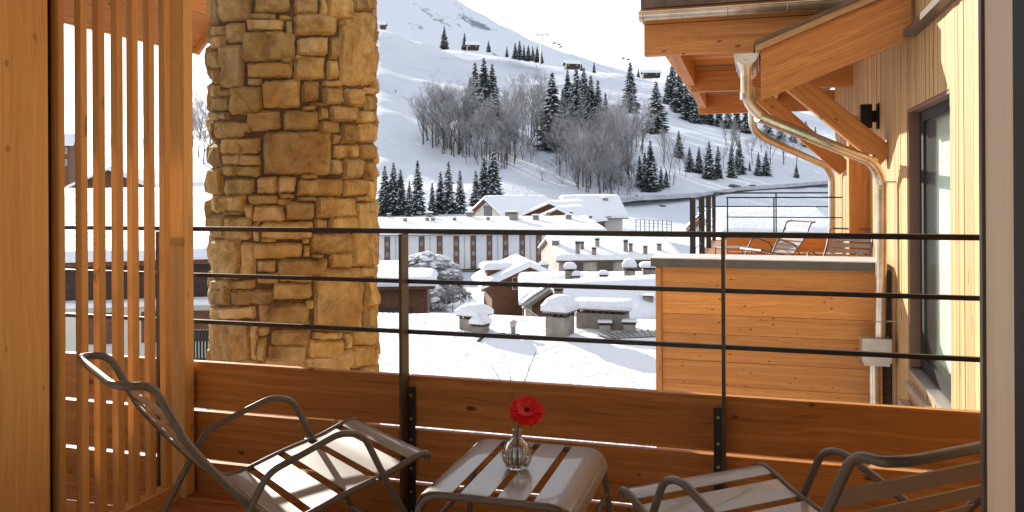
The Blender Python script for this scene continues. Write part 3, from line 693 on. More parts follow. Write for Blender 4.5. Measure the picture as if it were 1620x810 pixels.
# eave gutter and downpipe of the small roof
dp = thing('downpipe', 'brassy zinc downpipe curving from the eave gutter down to the near wall', 'downpipe', (1.1, 8.2, -3))
gp = atY(1181, 86, YB)
half_gutter((gp.x, YB - .06, gp.z), (gp.x, YB + 1.05, gp.z), .098, 'eave_gutter', dp)
b = MB(); c = Vector((gp.x, YB + .02, gp.z)); b.lathe([(.085, -.05), (.075, -.09), (.052, -.14), (.050, -.2)], 14, c=(c.x, c.y)); b.v = [(x, y_, z + c.z) for x, y_, z in b.v]; b.build('outlet', ZINC, dp)
def pxpath(l): return [atY(px, py, Y) for px, py, Y in l]
path = [(c.x, c.y, c.z - .14)] + [tuple(p) for p in pxpath([(1181, 158, YB + .05), (1205, 186, YB + .12), (1380, 256, 8.12), (1394, 285, 8.22), (1394, 420, 8.22), (1392, 542, 8.22)])]
b = MB(); b.tube(arc_path(path, .22, 7), .050, 14); b.build('pipe', ZINC, dp)
for f_ in ((1181, 152, YB + .05), (1204, 185, YB + .12), (1378, 255, 8.12), (1394, 291, 8.22)):
    q = atY(*f_); b = MB(); d = Vector((0, 0, 1)) if f_[0] in (1181, 1394) else (atY(1380, 256, 8.12) - atY(1205, 186, YB + .12)).normalized()
    b.tube([q - d * .03, q + d * .03], .0545, 14); b.build('socket', ZINC, dp)
PB = atY(1385, 553, 8.22); b = MB(); b.box(PB.x - .125, PB.y - .10, PB.z - .105, PB.x + .125, PB.y + .10, PB.z + .115); b.box(PB.x - .11, PB.y - .09, PB.z - .135, PB.x + .11, PB.y + .09, PB.z - .106); b.build('leaf_box', GALV, dp)
b = MB(); q = atY(1383, 575, 8.22); b.tube([(q.x, 8.22, q.z), (q.x, 8.22, -4)], .05, 14); b.build('lower_pipe', ZINC, dp)
for py in (288, 508):
    q = atY(1394, py, 8.22); b = MB(); b.tube([(q.x - .056 * cos(a), 8.22 + .056 * sin(a), q.z) for a in [2 * pi * i / 12 for i in range(13)]], .006, 5); b.tube([(q.x + .05, 8.22, q.z), (XF + .0, 8.22, q.z)], .008, 5); b.build('pipe_clip', GALV, dp)
dp2 = thing('downpipe', 'second thinner sunlit downpipe sloping to the far end of the wing', 'downpipe', (1.1, 13.2, -3))
path = pxpath([(1190, 165, 11.3), (1190, 203, 11.4), (1206, 217, 11.6), (1308, 263, 13.1), (1316, 280, 13.2), (1316, 420, 13.2)])
b = MB(); b.tube(arc_path([tuple(p) for p in path], .2, 6), .05, 12); b.build('pipe', GALV, dp2)
b = MB(); p = path[0]; b.tube([p, p + Vector((0, 0, .22))], [.05, .085], 12); b.build('outlet', GALV, dp2)
# diagonal braces
for lab, a_, b_, Y in (('near knotty timber brace rising from the wall under the roof', (1252, 128), (1402, 250), 8.75), ('far timber brace rising behind the downpipe to the canopy', (1190, 140), (1337, 268), 12.3)):
    p, q = atY(*a_, Y), atY(*b_, Y); o = beam('brace', p, q, .21, .16, WOODB, None, bev=.005); tag(o, lab, 'brace')

# ---- next balcony with timber parapet
nb = thing('next_balcony', 'neighbouring balcony with knotty larch front panel and dark coping', 'balcony', (0, 8.5, -4))
YP = 8.5; XPL = atY(1038, 500, YP).x; XPR = 1.16
beam('corner_board', (XPL + .03, YP - .012, -4), (XPL + .03, YP - .012, .44), .062, .045, WOODP, nb, up=(1, 0, 0), bev=.003)
for z0, z1 in ((.235, .445), (-.03, .232), (-.225, -.033), (-.50, -.228), (-.74, -.503), (-.98, -.743), (-1.22, -.983), (-1.46, -1.223), (-1.7, -1.463), (-1.94, -1.703), (-2.2, -1.943)):
    beam('board', (XPL + .063, YP, (z0 + z1) / 2), (XPR, YP, (z0 + z1) / 2), z1 - z0, .03, WOODP, nb, bev=.0015)
b = MB(); b.box(XPL + .005, YP + .02, -4, XPR + .08, YP + .2, .44); b.build('parapet_core', CHALD, nb)
zc = atY(1200, 411, YP - .06).z
b = MB(); b.box(XPL - .045, YP - .07, .447, XPR - .01, YP + .50, zc - .008); b.build('coping', CONC, nb)
b = MB(); b.box(XPL - .045, YP - .066, zc - .007, XPR - .012, YP + .50, zc + .003); b.build('coping_top', COPT, nb)
b = MB(); b.box(XPL + .1, YP + .50, -.2, XF - .003, 20.3, -.02); b.build('deck', WOODF, nb)
b = MB(); b.box(XPL - .02, YP + .50, -4, XPL + .1, 20.3, -.02); b.build('side_wall', CHAL, nb)
# railings of the next balconies
def mini_rail(lab, p0, p1, posts, rods, top, thick, board=None):
    t = thing('balcony_railing', lab, 'railing', p0)
    p0 = Vector(p0); p1 = Vector(p1); b = MB()
    b.tube([p0 + Z0 * top, p1 + Z0 * top], thick, 4, smooth=False); b.build('top_rail', STEEL, t)
    for z in rods:
        b = MB(); b.tube([p0 + Z0 * z, p1 + Z0 * z], thick * .8, 4, smooth=False); b.build('rod', STEEL, t)
    for f_, wv in posts:
        c = p0.lerp(p1, f_); b = MB(); b.box(c.x - wv / 2, c.y - wv / 2, -.02, c.x + wv / 2, c.y + wv / 2, top + .005); b.build('post', STEEL, t)
    if board:
        for z0, z1 in board: beam('board', p0 + Z0 * ((z0 + z1) / 2), p1 + Z0 * ((z0 + z1) / 2), z1 - z0, .03, WOODP, t)
    return t
mini_rail('thin dark railing with timber boards behind the two far chairs', (-.42, 13.0, 0), (XF - .01, 13.0, 0), [(.42, .02), (.01, .02)], [.79], 1.09, .010, [(.27, .50), (.02, .255)])
mini_rail('dark side railing with four thick posts beyond the pale topped coping', (-.93, 12.9, 0), (-.93, 20.0, 0), [(.02, .085), (.34, .10), (.66, .10), (.99, .085)], [.79, .5, .25], 1.08, .012, None)
mini_rail('farthest thin railing closing the end of the neighbouring balcony', (-.93, 20.1, 0), (2.0, 20.1, 0), [(.0, .03), (.48, .03), (1, .03)], [.78], 1.1, .018, None)
c = copy_tree(ch, MR(-.06, 11.5, radians(128)), 'pale sunlit lounge chair on the next balcony beside the footstool')
c = copy_tree(ch, MR(.70, 9.2, radians(155)), 'dark lounge chair on the next balcony nearest the downpipe')
fs = thing('footstool', 'low slatted footstool in front of the far lounge chair', 'footstool', (-.30, 12.2, 0), rot=radians(20))
b = MB()
for xx in (-.2, .2): b.tube(arc_path([(xx, -.22, 0), (xx, -.19, .38), (xx, .19, .38), (xx, .22, 0)], .05, 4), .010, 6)
b.v = [tuple(WM[fs.name] @ Vector(p)) for p in b.v]; b.build('leg_frame', CHAIR, fs)
for k in range(4):
    b = MB(); b.box(-.21, -.2 + k * .105, .385, .21, -.2 + k * .105 + .085, .392); b.v = [tuple(WM[fs.name] @ Vector(p)) for p in b.v]; b.build('slat', SLATM, fs)
# ================================================================ terrain
def lerp_tab(x, T):
    if x <= T[0][0]: return T[0][1]
    for (a, fa), (b_, fb) in zip(T, T[1:]):
        if x <= b_:
            t = (x - a) / (b_ - a); t = t * t * (3 - 2 * t) * .5 + t * .5; return fa + (fb - fa) * t
    return T[-1][1]
RIDGE = [(-1500, 240), (-300, 235), (100, 215), (220, 190), (300, 126), (450, 80), (600, 44), (660, 66), (700, 78), (780, 88), (860, 102), (950, 114), (1050, 128), (1150, 150), (1300, 185), (1500, 225), (3000, 250)]
FR = [(190, 0), (226, .125), (236, .135), (265, .25), (300, .40), (345, .58), (480, .80), (700, 1)]; DR = 700
BASEY = [(-1500, 372), (560, 372), (900, 362), (1000, 366), (3000, 366)]
def terr_z(px, D):
    if D < 190:
        zb = EYE - (lerp_tab(px, BASEY) - CY) * 190 / F
        return -15.0 if D < 60 else -15.0 + (zb + 15.0) * ((D - 60) / 130) ** 1.2
    rid = lerp_tab(px, RIDGE); by = lerp_tab(px, BASEY)
    if D <= DR: yv = by + (rid - by) * lerp_tab(D, FR); return EYE - (yv - CY) * D / F
    zr = EYE - (rid - CY) * DR / F
    return zr - (D - DR) * .22
def world(px, D, z):
    u = (px - CX) / F; return Vector((u * D * cos(YAW) - D * sin(YAW), u * D * sin(YAW) + D * cos(YAW), z))
def bumpz(p, D): return (noise.noise(p * .02) * 3.2 + noise.noise(p * .07) * .9 + noise.noise(p * .22) * .22) * min(1, max(0, (D - 150) / 250)) + noise.noise(p * .1) * .25
pxs = [-1500 + i * 60 for i in range(30)] + [300 + i * 7 for i in range(150)] + [1350 + i * 60 for i in range(28)]
Ds = [3, 10, 25, 45, 60, 80, 100, 120, 140, 160, 175] + [190 + i * 5.5 for i in range(22)] + [312 + i * 7 for i in range(50)] + [680, 700, 720, 740, 780, 850, 1000]
b = MB(); P = []
for D in Ds:
    row = []
    for px in pxs:
        p = world(px, D, 0); z = terr_z(px, D) + bumpz(p, D) 
        row.append((p.x, p.y, z))
    P.append(row)
b.grid(P)
def terrain_mat():
    m_, n, p = nodes('snow_ground'); geo = N(n, 'NewGeometry'); v = geo.outputs['Position']
    f = noise_(n, v, .012, 6, .6); c = ramp(n, f, [(.35, (.58, .62, .69)), (.7, (.69, .73, .79))])
    n.links.new(c, p.inputs['Base Color']); p.inputs['Roughness'].default_value = .7; p.inputs['Specular IOR Level'].default_value = .15
    mp = N(n, 'Mapping'); mp.inputs['Rotation'].default_value = (0, 0, .5); mp.inputs['Scale'].default_value = (.03, .35, .35); n.links.new(v, mp.inputs[0])
    h = math_(n, 'ADD', math_(n, 'ADD', noise_(n, v, .12, 7, .65), math_(n, 'MULTIPLY', noise_(n, v, .9, 5, .6), .25)), math_(n, 'MULTIPLY', noise_(n, mp.outputs[0], 1, 4, .6, 1.0), .6)); bump(n, p, h, .8, 1.8); return m_
kind(b.build('snow_ground', terrain_mat()))
b = MB(); b.add([(-9000, -9000, -40), (9000, -9000, -40), (9000, 9000, -40), (-9000, 9000, -40)], [(0, 1, 2, 3)]); kind(b.build('valley_ground', SNOW))
# the far mountain
R2 = [(-1500, 330), (-200, 290), (60, 262), (200, 225), (300, 90), (400, 0), (520, -60), (620, -55), (700, -14), (760, 20), (800, 42), (850, 66), (900, 84), (960, 104), (1020, 122), (1100, 155), (1300, 230), (1500, 290)]
b = MB(); P = []
pm = [-1500 + i * 100 for i in range(17)] + [200 + i * 10 for i in range(111)] + [1350, 1500]
for j in range(46):
    t = j / 45; row = []
    for px in pm:
        y1 = lerp_tab(px, R2); y0 = 330; D = 1050 + 800 * t ** 1.1; yv = y0 + (y1 - y0) * (t ** .8)
        z = EYE - (yv - CY) * D / F; p = world(px, D, 0); q = p * .003
        rid_ = (1 - abs(noise.noise(q * 1.4)) * 2) * 26 + noise.noise(q * 4) * 14 + noise.noise(q * 12) * 5
        row.append((p.x, p.y, z + rid_ * (1 - t) * min(1, t * 6) * 1.2 + (rid_ * .1 - 2.5 if t > .97 else 0)))
    P.append(row)
P.append([(x * 1.3, y_ * 1.3, -38) for x, y_, z in P[-1]])
b.grid(P)
def mtn_mat():
    m_, n, p = nodes('mountain_snow'); geo = N(n, 'NewGeometry'); v = geo.outputs['Position']
    a = noise_(n, v, .009, 8, .72); bb_ = noise_(n, v, .0016, 3, .5)
    sp = N(n, 'SeparateXYZ'); n.links.new(v, sp.inputs[0])
    f = math_(n, 'ADD', a, math_(n, 'MULTIPLY', bb_, .45))
    r = ramp(n, f, [(.88, (0, 0, 0)), (.93, (1, 1, 1))])
    c = mixc(n, r, (.72, .76, .83), (.24, .27, .32)); n.links.new(c, p.inputs['Base Color']); p.inputs['Roughness'].default_value = .8; p.inputs['Specular IOR Level'].default_value = .1
    bump(n, p, noise_(n, v, .02, 8, .7), .8, 14); return m_
kind(b.build('mountain', mtn_mat()))
def hit(px, py, D0=60, D1=760):
    """first terrain point on the sight line through a pixel"""
    D = D0
    while D < D1:
        p = atD(px, py, D)
        u = px - CX; v = -(py - CY); pe = CX + u * cos(TH) + v * sin(TH)
        if p.z <= terr_z(pe, D) + bumpz(Vector((p.x, p.y, 0)), D): return p, D
        D += 2
    return None, None
def ground(x, y_):
    D = -x * sin(YAW) + y_ * cos(YAW); r = x * cos(YAW) + y_ * sin(YAW); px = CX + r / D * F
    return terr_z(px, D) + bumpz(Vector((x, y_, 0)), D)
# the snowy road crossing the foot of the hill
b = MB(); L = []; pts = [(905, 326), (960, 324), (1010, 320), (1060, 315), (1110, 309), (1170, 301), (1240, 296), (1320, 292)]
rdv = []
for px, py in pts:
    p, D = hit(px, py, 150)
    if p: rdv.append(p)
rows = []
for p in rdv:
    f_ = Vector((p.x, p.y, 0)).normalized()
    rows.append([(p.x - f_.x * s, p.y - f_.y * s, max(ground(p.x - f_.x * 4, p.y - f_.y * 4), ground(p.x, p.y), ground(p.x + f_.x * 4, p.y + f_.y * 4)) + .25 - (abs(s) > 6) * 1.2) for s in (7, 5, 0, -5, -7)])
if len(rows) > 1: b.grid(rows); kind(b.build('road', ROAD))

# ================================================================ trees
ORD = ['leftmost', 'second', 'third', 'fourth', 'fifth', 'sixth', 'seventh', 'eighth', 'ninth', 'tenth', 'eleventh', 'twelfth', 'thirteenth', 'fourteenth', 'fifteenth', 'sixteenth', 'seventeenth', 'eighteenth']
def ordinal(i): return ORD[i] if i == 0 else ORD[i] + ' from left'

def conifer_mesh(seed, H=10, dens=1.0, slim=.19):
    rr = random.Random(seed); b = MB(); z = H * .06; s = MB()
    while z < H * .985:
        t = z / H; R = H * slim * (1 - t) ** .85 * rr.uniform(.82, 1.12) + .12; n = max(5, int((13 - 7 * t) * dens)); a0 = rr.random() * 6
        for k in range(n):
            a = a0 + 2 * pi * k / n + rr.uniform(-.25, .25); L = R * rr.uniform(.65, 1.15); dr = L * rr.uniform(.28, .6); ca, sa = cos(a), sin(a); wv = L * rr.uniform(.16, .27) + .05
            zz = z + rr.uniform(-.12, .12)
            p0 = (0, 0, zz + .15); pm = (ca * L * .55, sa * L * .55, zz - dr * .35 + .10); pl = (ca * L * .5 - sa * wv, sa * L * .5 + ca * wv, zz - dr * .75); pr = (ca * L * .5 + sa * wv, sa * L * .5 - ca * wv, zz - dr * .75); pt = (ca * L, sa * L, zz - dr * .8)
            sn = 1 if rr.random() < .5 else 0
            b.add([p0, pl, pm, pr, pt], [(0, 1, 2), (0, 2, 3), (1, 4, 2), (2, 4, 3)], 0)
            if sn: 
                q = [(x * .93 if i_ else x, y_ * .93 if i_ else y_, zq + .07) for i_, (x, y_, zq) in enumerate((p0, pl, pm, pr, pt))]
                q[1] = tuple(Vector(q[1]).lerp(Vector(q[2]), .4)); q[3] = tuple(Vector(q[3]).lerp(Vector(q[2]), .4)); b.add(q, [(0, 1, 2), (0, 2, 3), (1, 4, 2), (2, 4, 3)], 1)
            for e in range(3):   # ragged twigs
                f_ = rr.uniform(.45, 1.0); aa = a + rr.uniform(-.45, .45); l2 = L * f_; q = Vector((cos(aa) * l2, sin(aa) * l2, zz - dr * f_ * .8)); d = Vector((rr.uniform(-.3, .3), rr.uniform(-.3, .3), -rr.uniform(.15, .4))) * (.35 + .8 * (1 - t))
                b.add([q, q + d, q + Vector((cos(aa + 1.5), sin(aa + 1.5), 0)) * .16], [(0, 1, 2)], 0)
        z += H * rr.uniform(.026, .04) / dens ** .3
    return b.mesh('conifer_crown', [NEED, SNOWT])
CON = [conifer_mesh(1), conifer_mesh(2, slim=.16), conifer_mesh(3, slim=.22), conifer_mesh(4, slim=.19, dens=1.2), conifer_mesh(5, slim=.15)]
b = MB(); b.tube([(0, 0, -.6), (0, 0, 5), (0, 0, 9.9)], [.2, .12, .02], 6); CTR = b.mesh('conifer_trunk', BARK)
rt = random.Random(21)
def conifer(px, yb, yt, label, group, D=None, D0=150, wide=1.0, var=None):
    wide *= 1.28
    if D is None:
        p, D = hit(px, yb, D0)
        if p is None: p = atD(px, yb, 640); D = 640
    else: p = atD(px, yb, D)
    H = (yb - yt) / F * D; s = H / 10
    t = thing('conifer', label, 'tree', p, group)
    M = Matrix.Translation(p) @ Matrix.Rotation(rt.random() * 6.28, 4, 'Z') @ Matrix.Diagonal((s * wide, s * wide, s, 1))
    link('trunk', CTR, t, M); link('crown', CON[var if var is not None else rt.randrange(5)], t, M); return t
g = 'conifers in the row behind the long white building'
ROW1 = [(609, 341, 262), (623, 341, 257), (634, 340, 268), (661, 340, 252), (648, 341, 285), (697, 337, 270), (710, 339, 254), (728, 337, 268), (684, 340, 288), (753, 326, 268), (766, 324, 248), (781, 322, 230), (774, 322, 262)]
for i, (x, yb, yt) in enumerate(ROW1):
    conifer(x, yb, yt, ordinal(sorted(q_[0] for q_ in ROW1).index(x)) + ' conifer of the row behind the long white building', g, D0=150, wide=1.0)
g = 'small conifers along the ridge by the mountain chalets'
ROW2 = [(735, 79, 51), (773, 82, 64), (815, 93, 66), (822, 94, 63), (829, 95, 70), (836, 96, 70), (843, 96, 72), (850, 98, 73), (857, 100, 80), (802, 90, 73), (940, 116, 97), (920, 112, 99), (1010, 122, 108), ]
for x, yb, yt in ROW2:
    conifer(x, yb, yt, ordinal(sorted(q_[0] for q_ in ROW2).index(x)) + ' of the small ridge conifers near the mountain chalets', g, D0=420)
conifer(703, 77, 41, 'lone dark conifer standing highest on the ridge at the upper left', None, D0=420)
g = 'dark conifers standing among the frosted bare trees'
for x, yb, yt in [(752, 190, 97), (766, 205, 92), (779, 190, 101), (745, 200, 120), (898, 175, 110), (912, 195, 106), (924, 190, 107), (935, 200, 117), (946, 205, 125), (958, 212, 145), (905, 200, 130), (890, 190, 140), (969, 215, 170), (918, 200, 125), (930, 205, 138)]:
    conifer(x, yb, yt, 'dark conifer in the dense middle grove of frosted bare trees', g, D0=200)
conifer(874, 236, 115, 'big broad dark conifer in front of the middle grove', None, D0=200, wide=1.12, var=3)
conifer(997, 178, 96, 'tall dark conifer right of the grove below the sky', None, D0=200, var=0)
conifer(1038, 210, 127, 'dark conifer standing alone on the bare slope right of the grove', None, D0=200, wide=1.1, var=2)
g = 'dark conifers massed on the slope beside the timber roofs'
for x, yb, yt in [(1064, 165, 96), (1075, 178, 98), (1086, 190, 125), (1056, 165, 118), (1095, 190, 130), (1100, 195, 140), (1112, 196, 150), (1124, 198, 150), (1138, 200, 155), (1152, 204, 160), (1166, 205, 160), (1180, 210, 165), (1215, 215, 175), (1235, 222, 180), (1255, 226, 185), (1275, 232, 190), (1290, 240, 200)]:
    conifer(x, yb, yt, 'dark conifer in the dense wood beside the timber canopy roof', g, D0=250)
g = 'separate small conifers along the lower right slope'
ROW3 = [(1029, 303, 222), (1020, 300, 240), (1046, 300, 262), (1054, 298, 268), (1012, 296, 245), (1074, 250, 206), (1091, 272, 232), (1106, 274, 232), (1122, 283, 223), (1136, 282, 230), (1157, 282, 228), (1170, 276, 220), (1166, 276, 235), (1200, 278, 240), (1212, 278, 238), (1186, 272, 255), (1260, 282, 258)]
for x, yb, yt in ROW3:
    conifer(x, yb, yt, ordinal(sorted(q_[0] for q_ in ROW3).index(x)) + ' small conifer of the scattered line above the road', g, D0=200)

def bare_mesh(seed, H=10, spread=.5, lean=0, lev=5):
    rr = random.Random(seed); tr_ = MB(); tw = MB()
    def grow(p, d, L, r, l):
        k = 3 if l > 2 else 2; pts = [p]; q = p; dd = d
        for i in range(k):
            dd = (dd + Vector((rr.uniform(-1, 1), rr.uniform(-1, 1), rr.uniform(-.3, .5))) * .16).normalized(); q = q + dd * L / k; pts.append(q)
        (tr_ if l >= lev - 1 else tw).tube(pts, [r * (1 - .45 * i / k) for i in range(k + 1)], 4 if l >= lev - 1 else 3, caps=False, smooth=False)
        if l == 0: return
        n = rr.randint(4, 6) if l >= lev - 1 else rr.randint(3, 4)
        for i in range(n):
            t = rr.uniform(.3, 1) if l < lev else rr.uniform(.10, .98); j = min(k - 1, int(t * k)); s0 = pts[j].lerp(pts[j + 1], t * k - j)
            a = rr.random() * 2 * pi; sp = rr.uniform(.5, 1.0) * spread; nd = (dd + Vector((cos(a), sin(a), 0)) * sp + Vector((0, 0, .22))).normalized()
            grow(s0, nd, L * rr.uniform(.45, .68), max(.008, r * .5), l - 1)
    grow(Vector((0, 0, -.4)), Vector((lean, 0, 1)).normalized(), H * .62, H * .012, lev)
    zm = max(v[2] for v in tw.v); k = H / zm
    for q in (tr_, tw): q.v = [(x * k, y_ * k, z * k) for x, y_, z in q.v]
    return tr_.mesh('bare_trunk', BARKB), tw.mesh('bare_crown', TWIG)
BARE = [bare_mesh(11, spread=.55), bare_mesh(12, spread=.75), bare_mesh(13, spread=.45), bare_mesh(14, spread=.9), bare_mesh(15, spread=.65, lean=.3), bare_mesh(16, spread=1.0)]
def bare(px, yb, yt, label, group, D0=200, D=None, var=None, wide=1.0, flip=0):
    if D is None:
        p, D = hit(px, yb, D0)
        if p is None: return
    else: p = atD(px, yb, D)
    s = (yb - yt) / F * D / 10; t = thing('bare_tree', label, 'tree', p, group); v = var if var is not None else rt.randrange(6)
    M = Matrix.Translation(p) @ Matrix.Rotation(flip or rt.random() * 6.28, 4, 'Z') @ Matrix.Diagonal((s * wide, s * wide, s, 1))
    link('trunk', BARE[v][0], t, M); link('crown', BARE[v][1], t, M)
g = 'frosted bare trees of the grove on the slope'
GR = [(690, 232, 112), (703, 240, 120), (712, 236, 108), (725, 246, 112), (676, 225, 125), (738, 244, 125), (718, 248, 150), (699, 244, 160), (732, 250, 170), (684, 236, 150),
      (750, 246, 140), (762, 252, 150), (775, 250, 145), (788, 256, 130), (800, 250, 118), (812, 240, 108), (770, 262, 180), (785, 268, 190), (802, 262, 170), (815, 255, 150), (795, 262, 160), (758, 262, 190),
      (840, 215, 105), (855, 200, 118), (826, 225, 120), (850, 235, 150), (835, 235, 140), (860, 230, 155), (745, 232, 118),
      (885, 262, 175), (897, 275, 180), (910, 285, 175), (922, 296, 185), (934, 300, 190), (946, 295, 170), (958, 300, 180), (970, 292, 165), (982, 285, 160), (994, 275, 150), (905, 250, 150), (920, 255, 140), (938, 262, 160), (955, 262, 150), (972, 255, 150), (985, 250, 135), (1000, 245, 130), (1012, 240, 150), (890, 240, 150), (928, 305, 220), (950, 306, 215), (966, 308, 205), (915, 302, 225), (987, 296, 200), (1000, 290, 200), (978, 240, 135), (963, 235, 140),
      (1060, 285, 205), (1075, 275, 215), (1085, 280, 235), (1050, 260, 190), (1118, 262, 225), (1145, 268, 222), (1066, 295, 250), (1160, 250, 180), (1175, 248, 185), (1190, 262, 200), (1220, 262, 195), (1240, 262, 200), (1148, 232, 175), (1205, 240, 190), (1260, 262, 205)]
r7 = random.Random(77)
for x, yb, yt in [(x + r7.uniform(-7, 7), yb + r7.uniform(-6, 6), yt + r7.uniform(8, 34)) for x, yb, yt in GR if x < 1020]: bare(x, yb, yt, 'frosted leafless tree in the grove covering the middle of the slope', g, wide=1.15)
for x, yb, yt in GR: bare(x, yb, yt, 'frosted leafless tree in the grove covering the middle of the slope', g, wide=1.0)
g2 = 'frosted shrubs under the grove'
for i in range(60):
    x = r7.choice((r7.uniform(672, 800), r7.uniform(790, 1010), r7.uniform(885, 1000))); yb = 245 + (x - 680) * .19 + r7.uniform(-34, 10); bare(x, yb, yb - r7.uniform(22, 48), 'low frosted shrub under the bare trees of the grove', g2, wide=1.5, var=r7.choice((3, 5, 1)))
bare(679, 226, 158, 'leaning frosted bare tree at the left end of the grove', None, var=4, flip=3.0)
bare(841, 190, 98, 'large spreading bare tree standing out against the pale ski slope', None, var=3, wide=1.1)
g = 'frosted trees on the hazy slope left of the pillar'
for x, yb, yt in [(305, 232, 150), (314, 250, 165), (322, 262, 150), (330, 250, 130), (338, 262, 150), (318, 222, 140), (296, 262, 200), (128, 205, 180), (150, 235, 205), (175, 238, 200), (205, 240, 205), (228, 240, 205), (240, 240, 200), (116, 200, 178)]:
    bare(x, yb, yt, 'frosted bare tree on the hazy slope left of the stone pillar', g, D0=150)

# rocks / bushes on the upper hillside
def blob(R, seed, sq=.6, n=2):
    bm = bmesh.new(); bmesh.ops.create_icosphere(bm, subdivisions=n, radius=1)
    vs = []
    for v in bm.verts:
        k = 1 + .35 * noise.noise(v.co * 1.3 + Vector((seed, 0, 0))) + .12 * noise.noise(v.co * 4 + Vector((0, seed, 0)))
        v.co = Vector((v.co.x * R[0], v.co.y * R[1], v.co.z * R[2])) * k
    fs = [[q.index for q in f.verts] for f in bm.faces]; vs = [v.co.copy() for v in bm.verts]; bm.free(); return vs, fs
# ================================================================ buildings
def snow_blob(b, x0, y0, x1, y1, zf, t, n=10, m_=8, r=None, mi=0, seed=0, over=.0):
    """thick rounded snow lying on the surface zf(x, y)"""
    r = r or t * 1.1; top = []
    X = []; 
    def axis(a, c, n):
        L = c - a; base = [0, .25, .6, 1.0]; e = [a + r * q for q in base]; mid = [a + r + (L - 2 * r) * i / n for i in range(1, n)]; e2 = [c - r * q for q in reversed(base)]
        return e + mid + e2
    r = min(r, (x1 - x0) * .45, (y1 - y0) * .45)
    xs = axis(x0, x1, n); ys = axis(y0, y1, m_)
    for x in xs:
        row = []
        for y_ in ys:
            dx_ = min(x - x0, x1 - x) / r; dy_ = min(y_ - y0, y1 - y_) / r; k = 1
            for d in (dx_, dy_):
                if d < 1: k *= math.sqrt(max(0, 1 - (1 - d) ** 2))
            k = .35 + .65 * k
            row.append((x, y_, zf(x, y_) + t * k * (1 + .18 * noise.noise(Vector((x * .5 / t * .3 + seed, y_ * .5 / t * .3, seed)))) ))
        top.append(row)
    b.grid(top, mi)
    # skirt
    nx, ny = len(xs), len(ys)
    loop = [(i, 0) for i in range(nx)] + [(nx - 1, j) for j in range(1, ny)] + [(i, ny - 1) for i in range(nx - 2, -1, -1)] + [(0, j) for j in range(ny - 2, 0, -1)]
    A_ = [top[i][j] for i, j in loop]; B_ = [(xs[i], ys[j], zf(xs[i], ys[j]) + .002) for i, j in loop]; k = len(loop)
    b.add(A_ + B_, [(i, i + k, (i + 1) % k + k, (i + 1) % k) for i in range(k)], mi, True)
def place(b, M): b.v = [tuple(M @ Vector(p)) for p in b.v]; return b
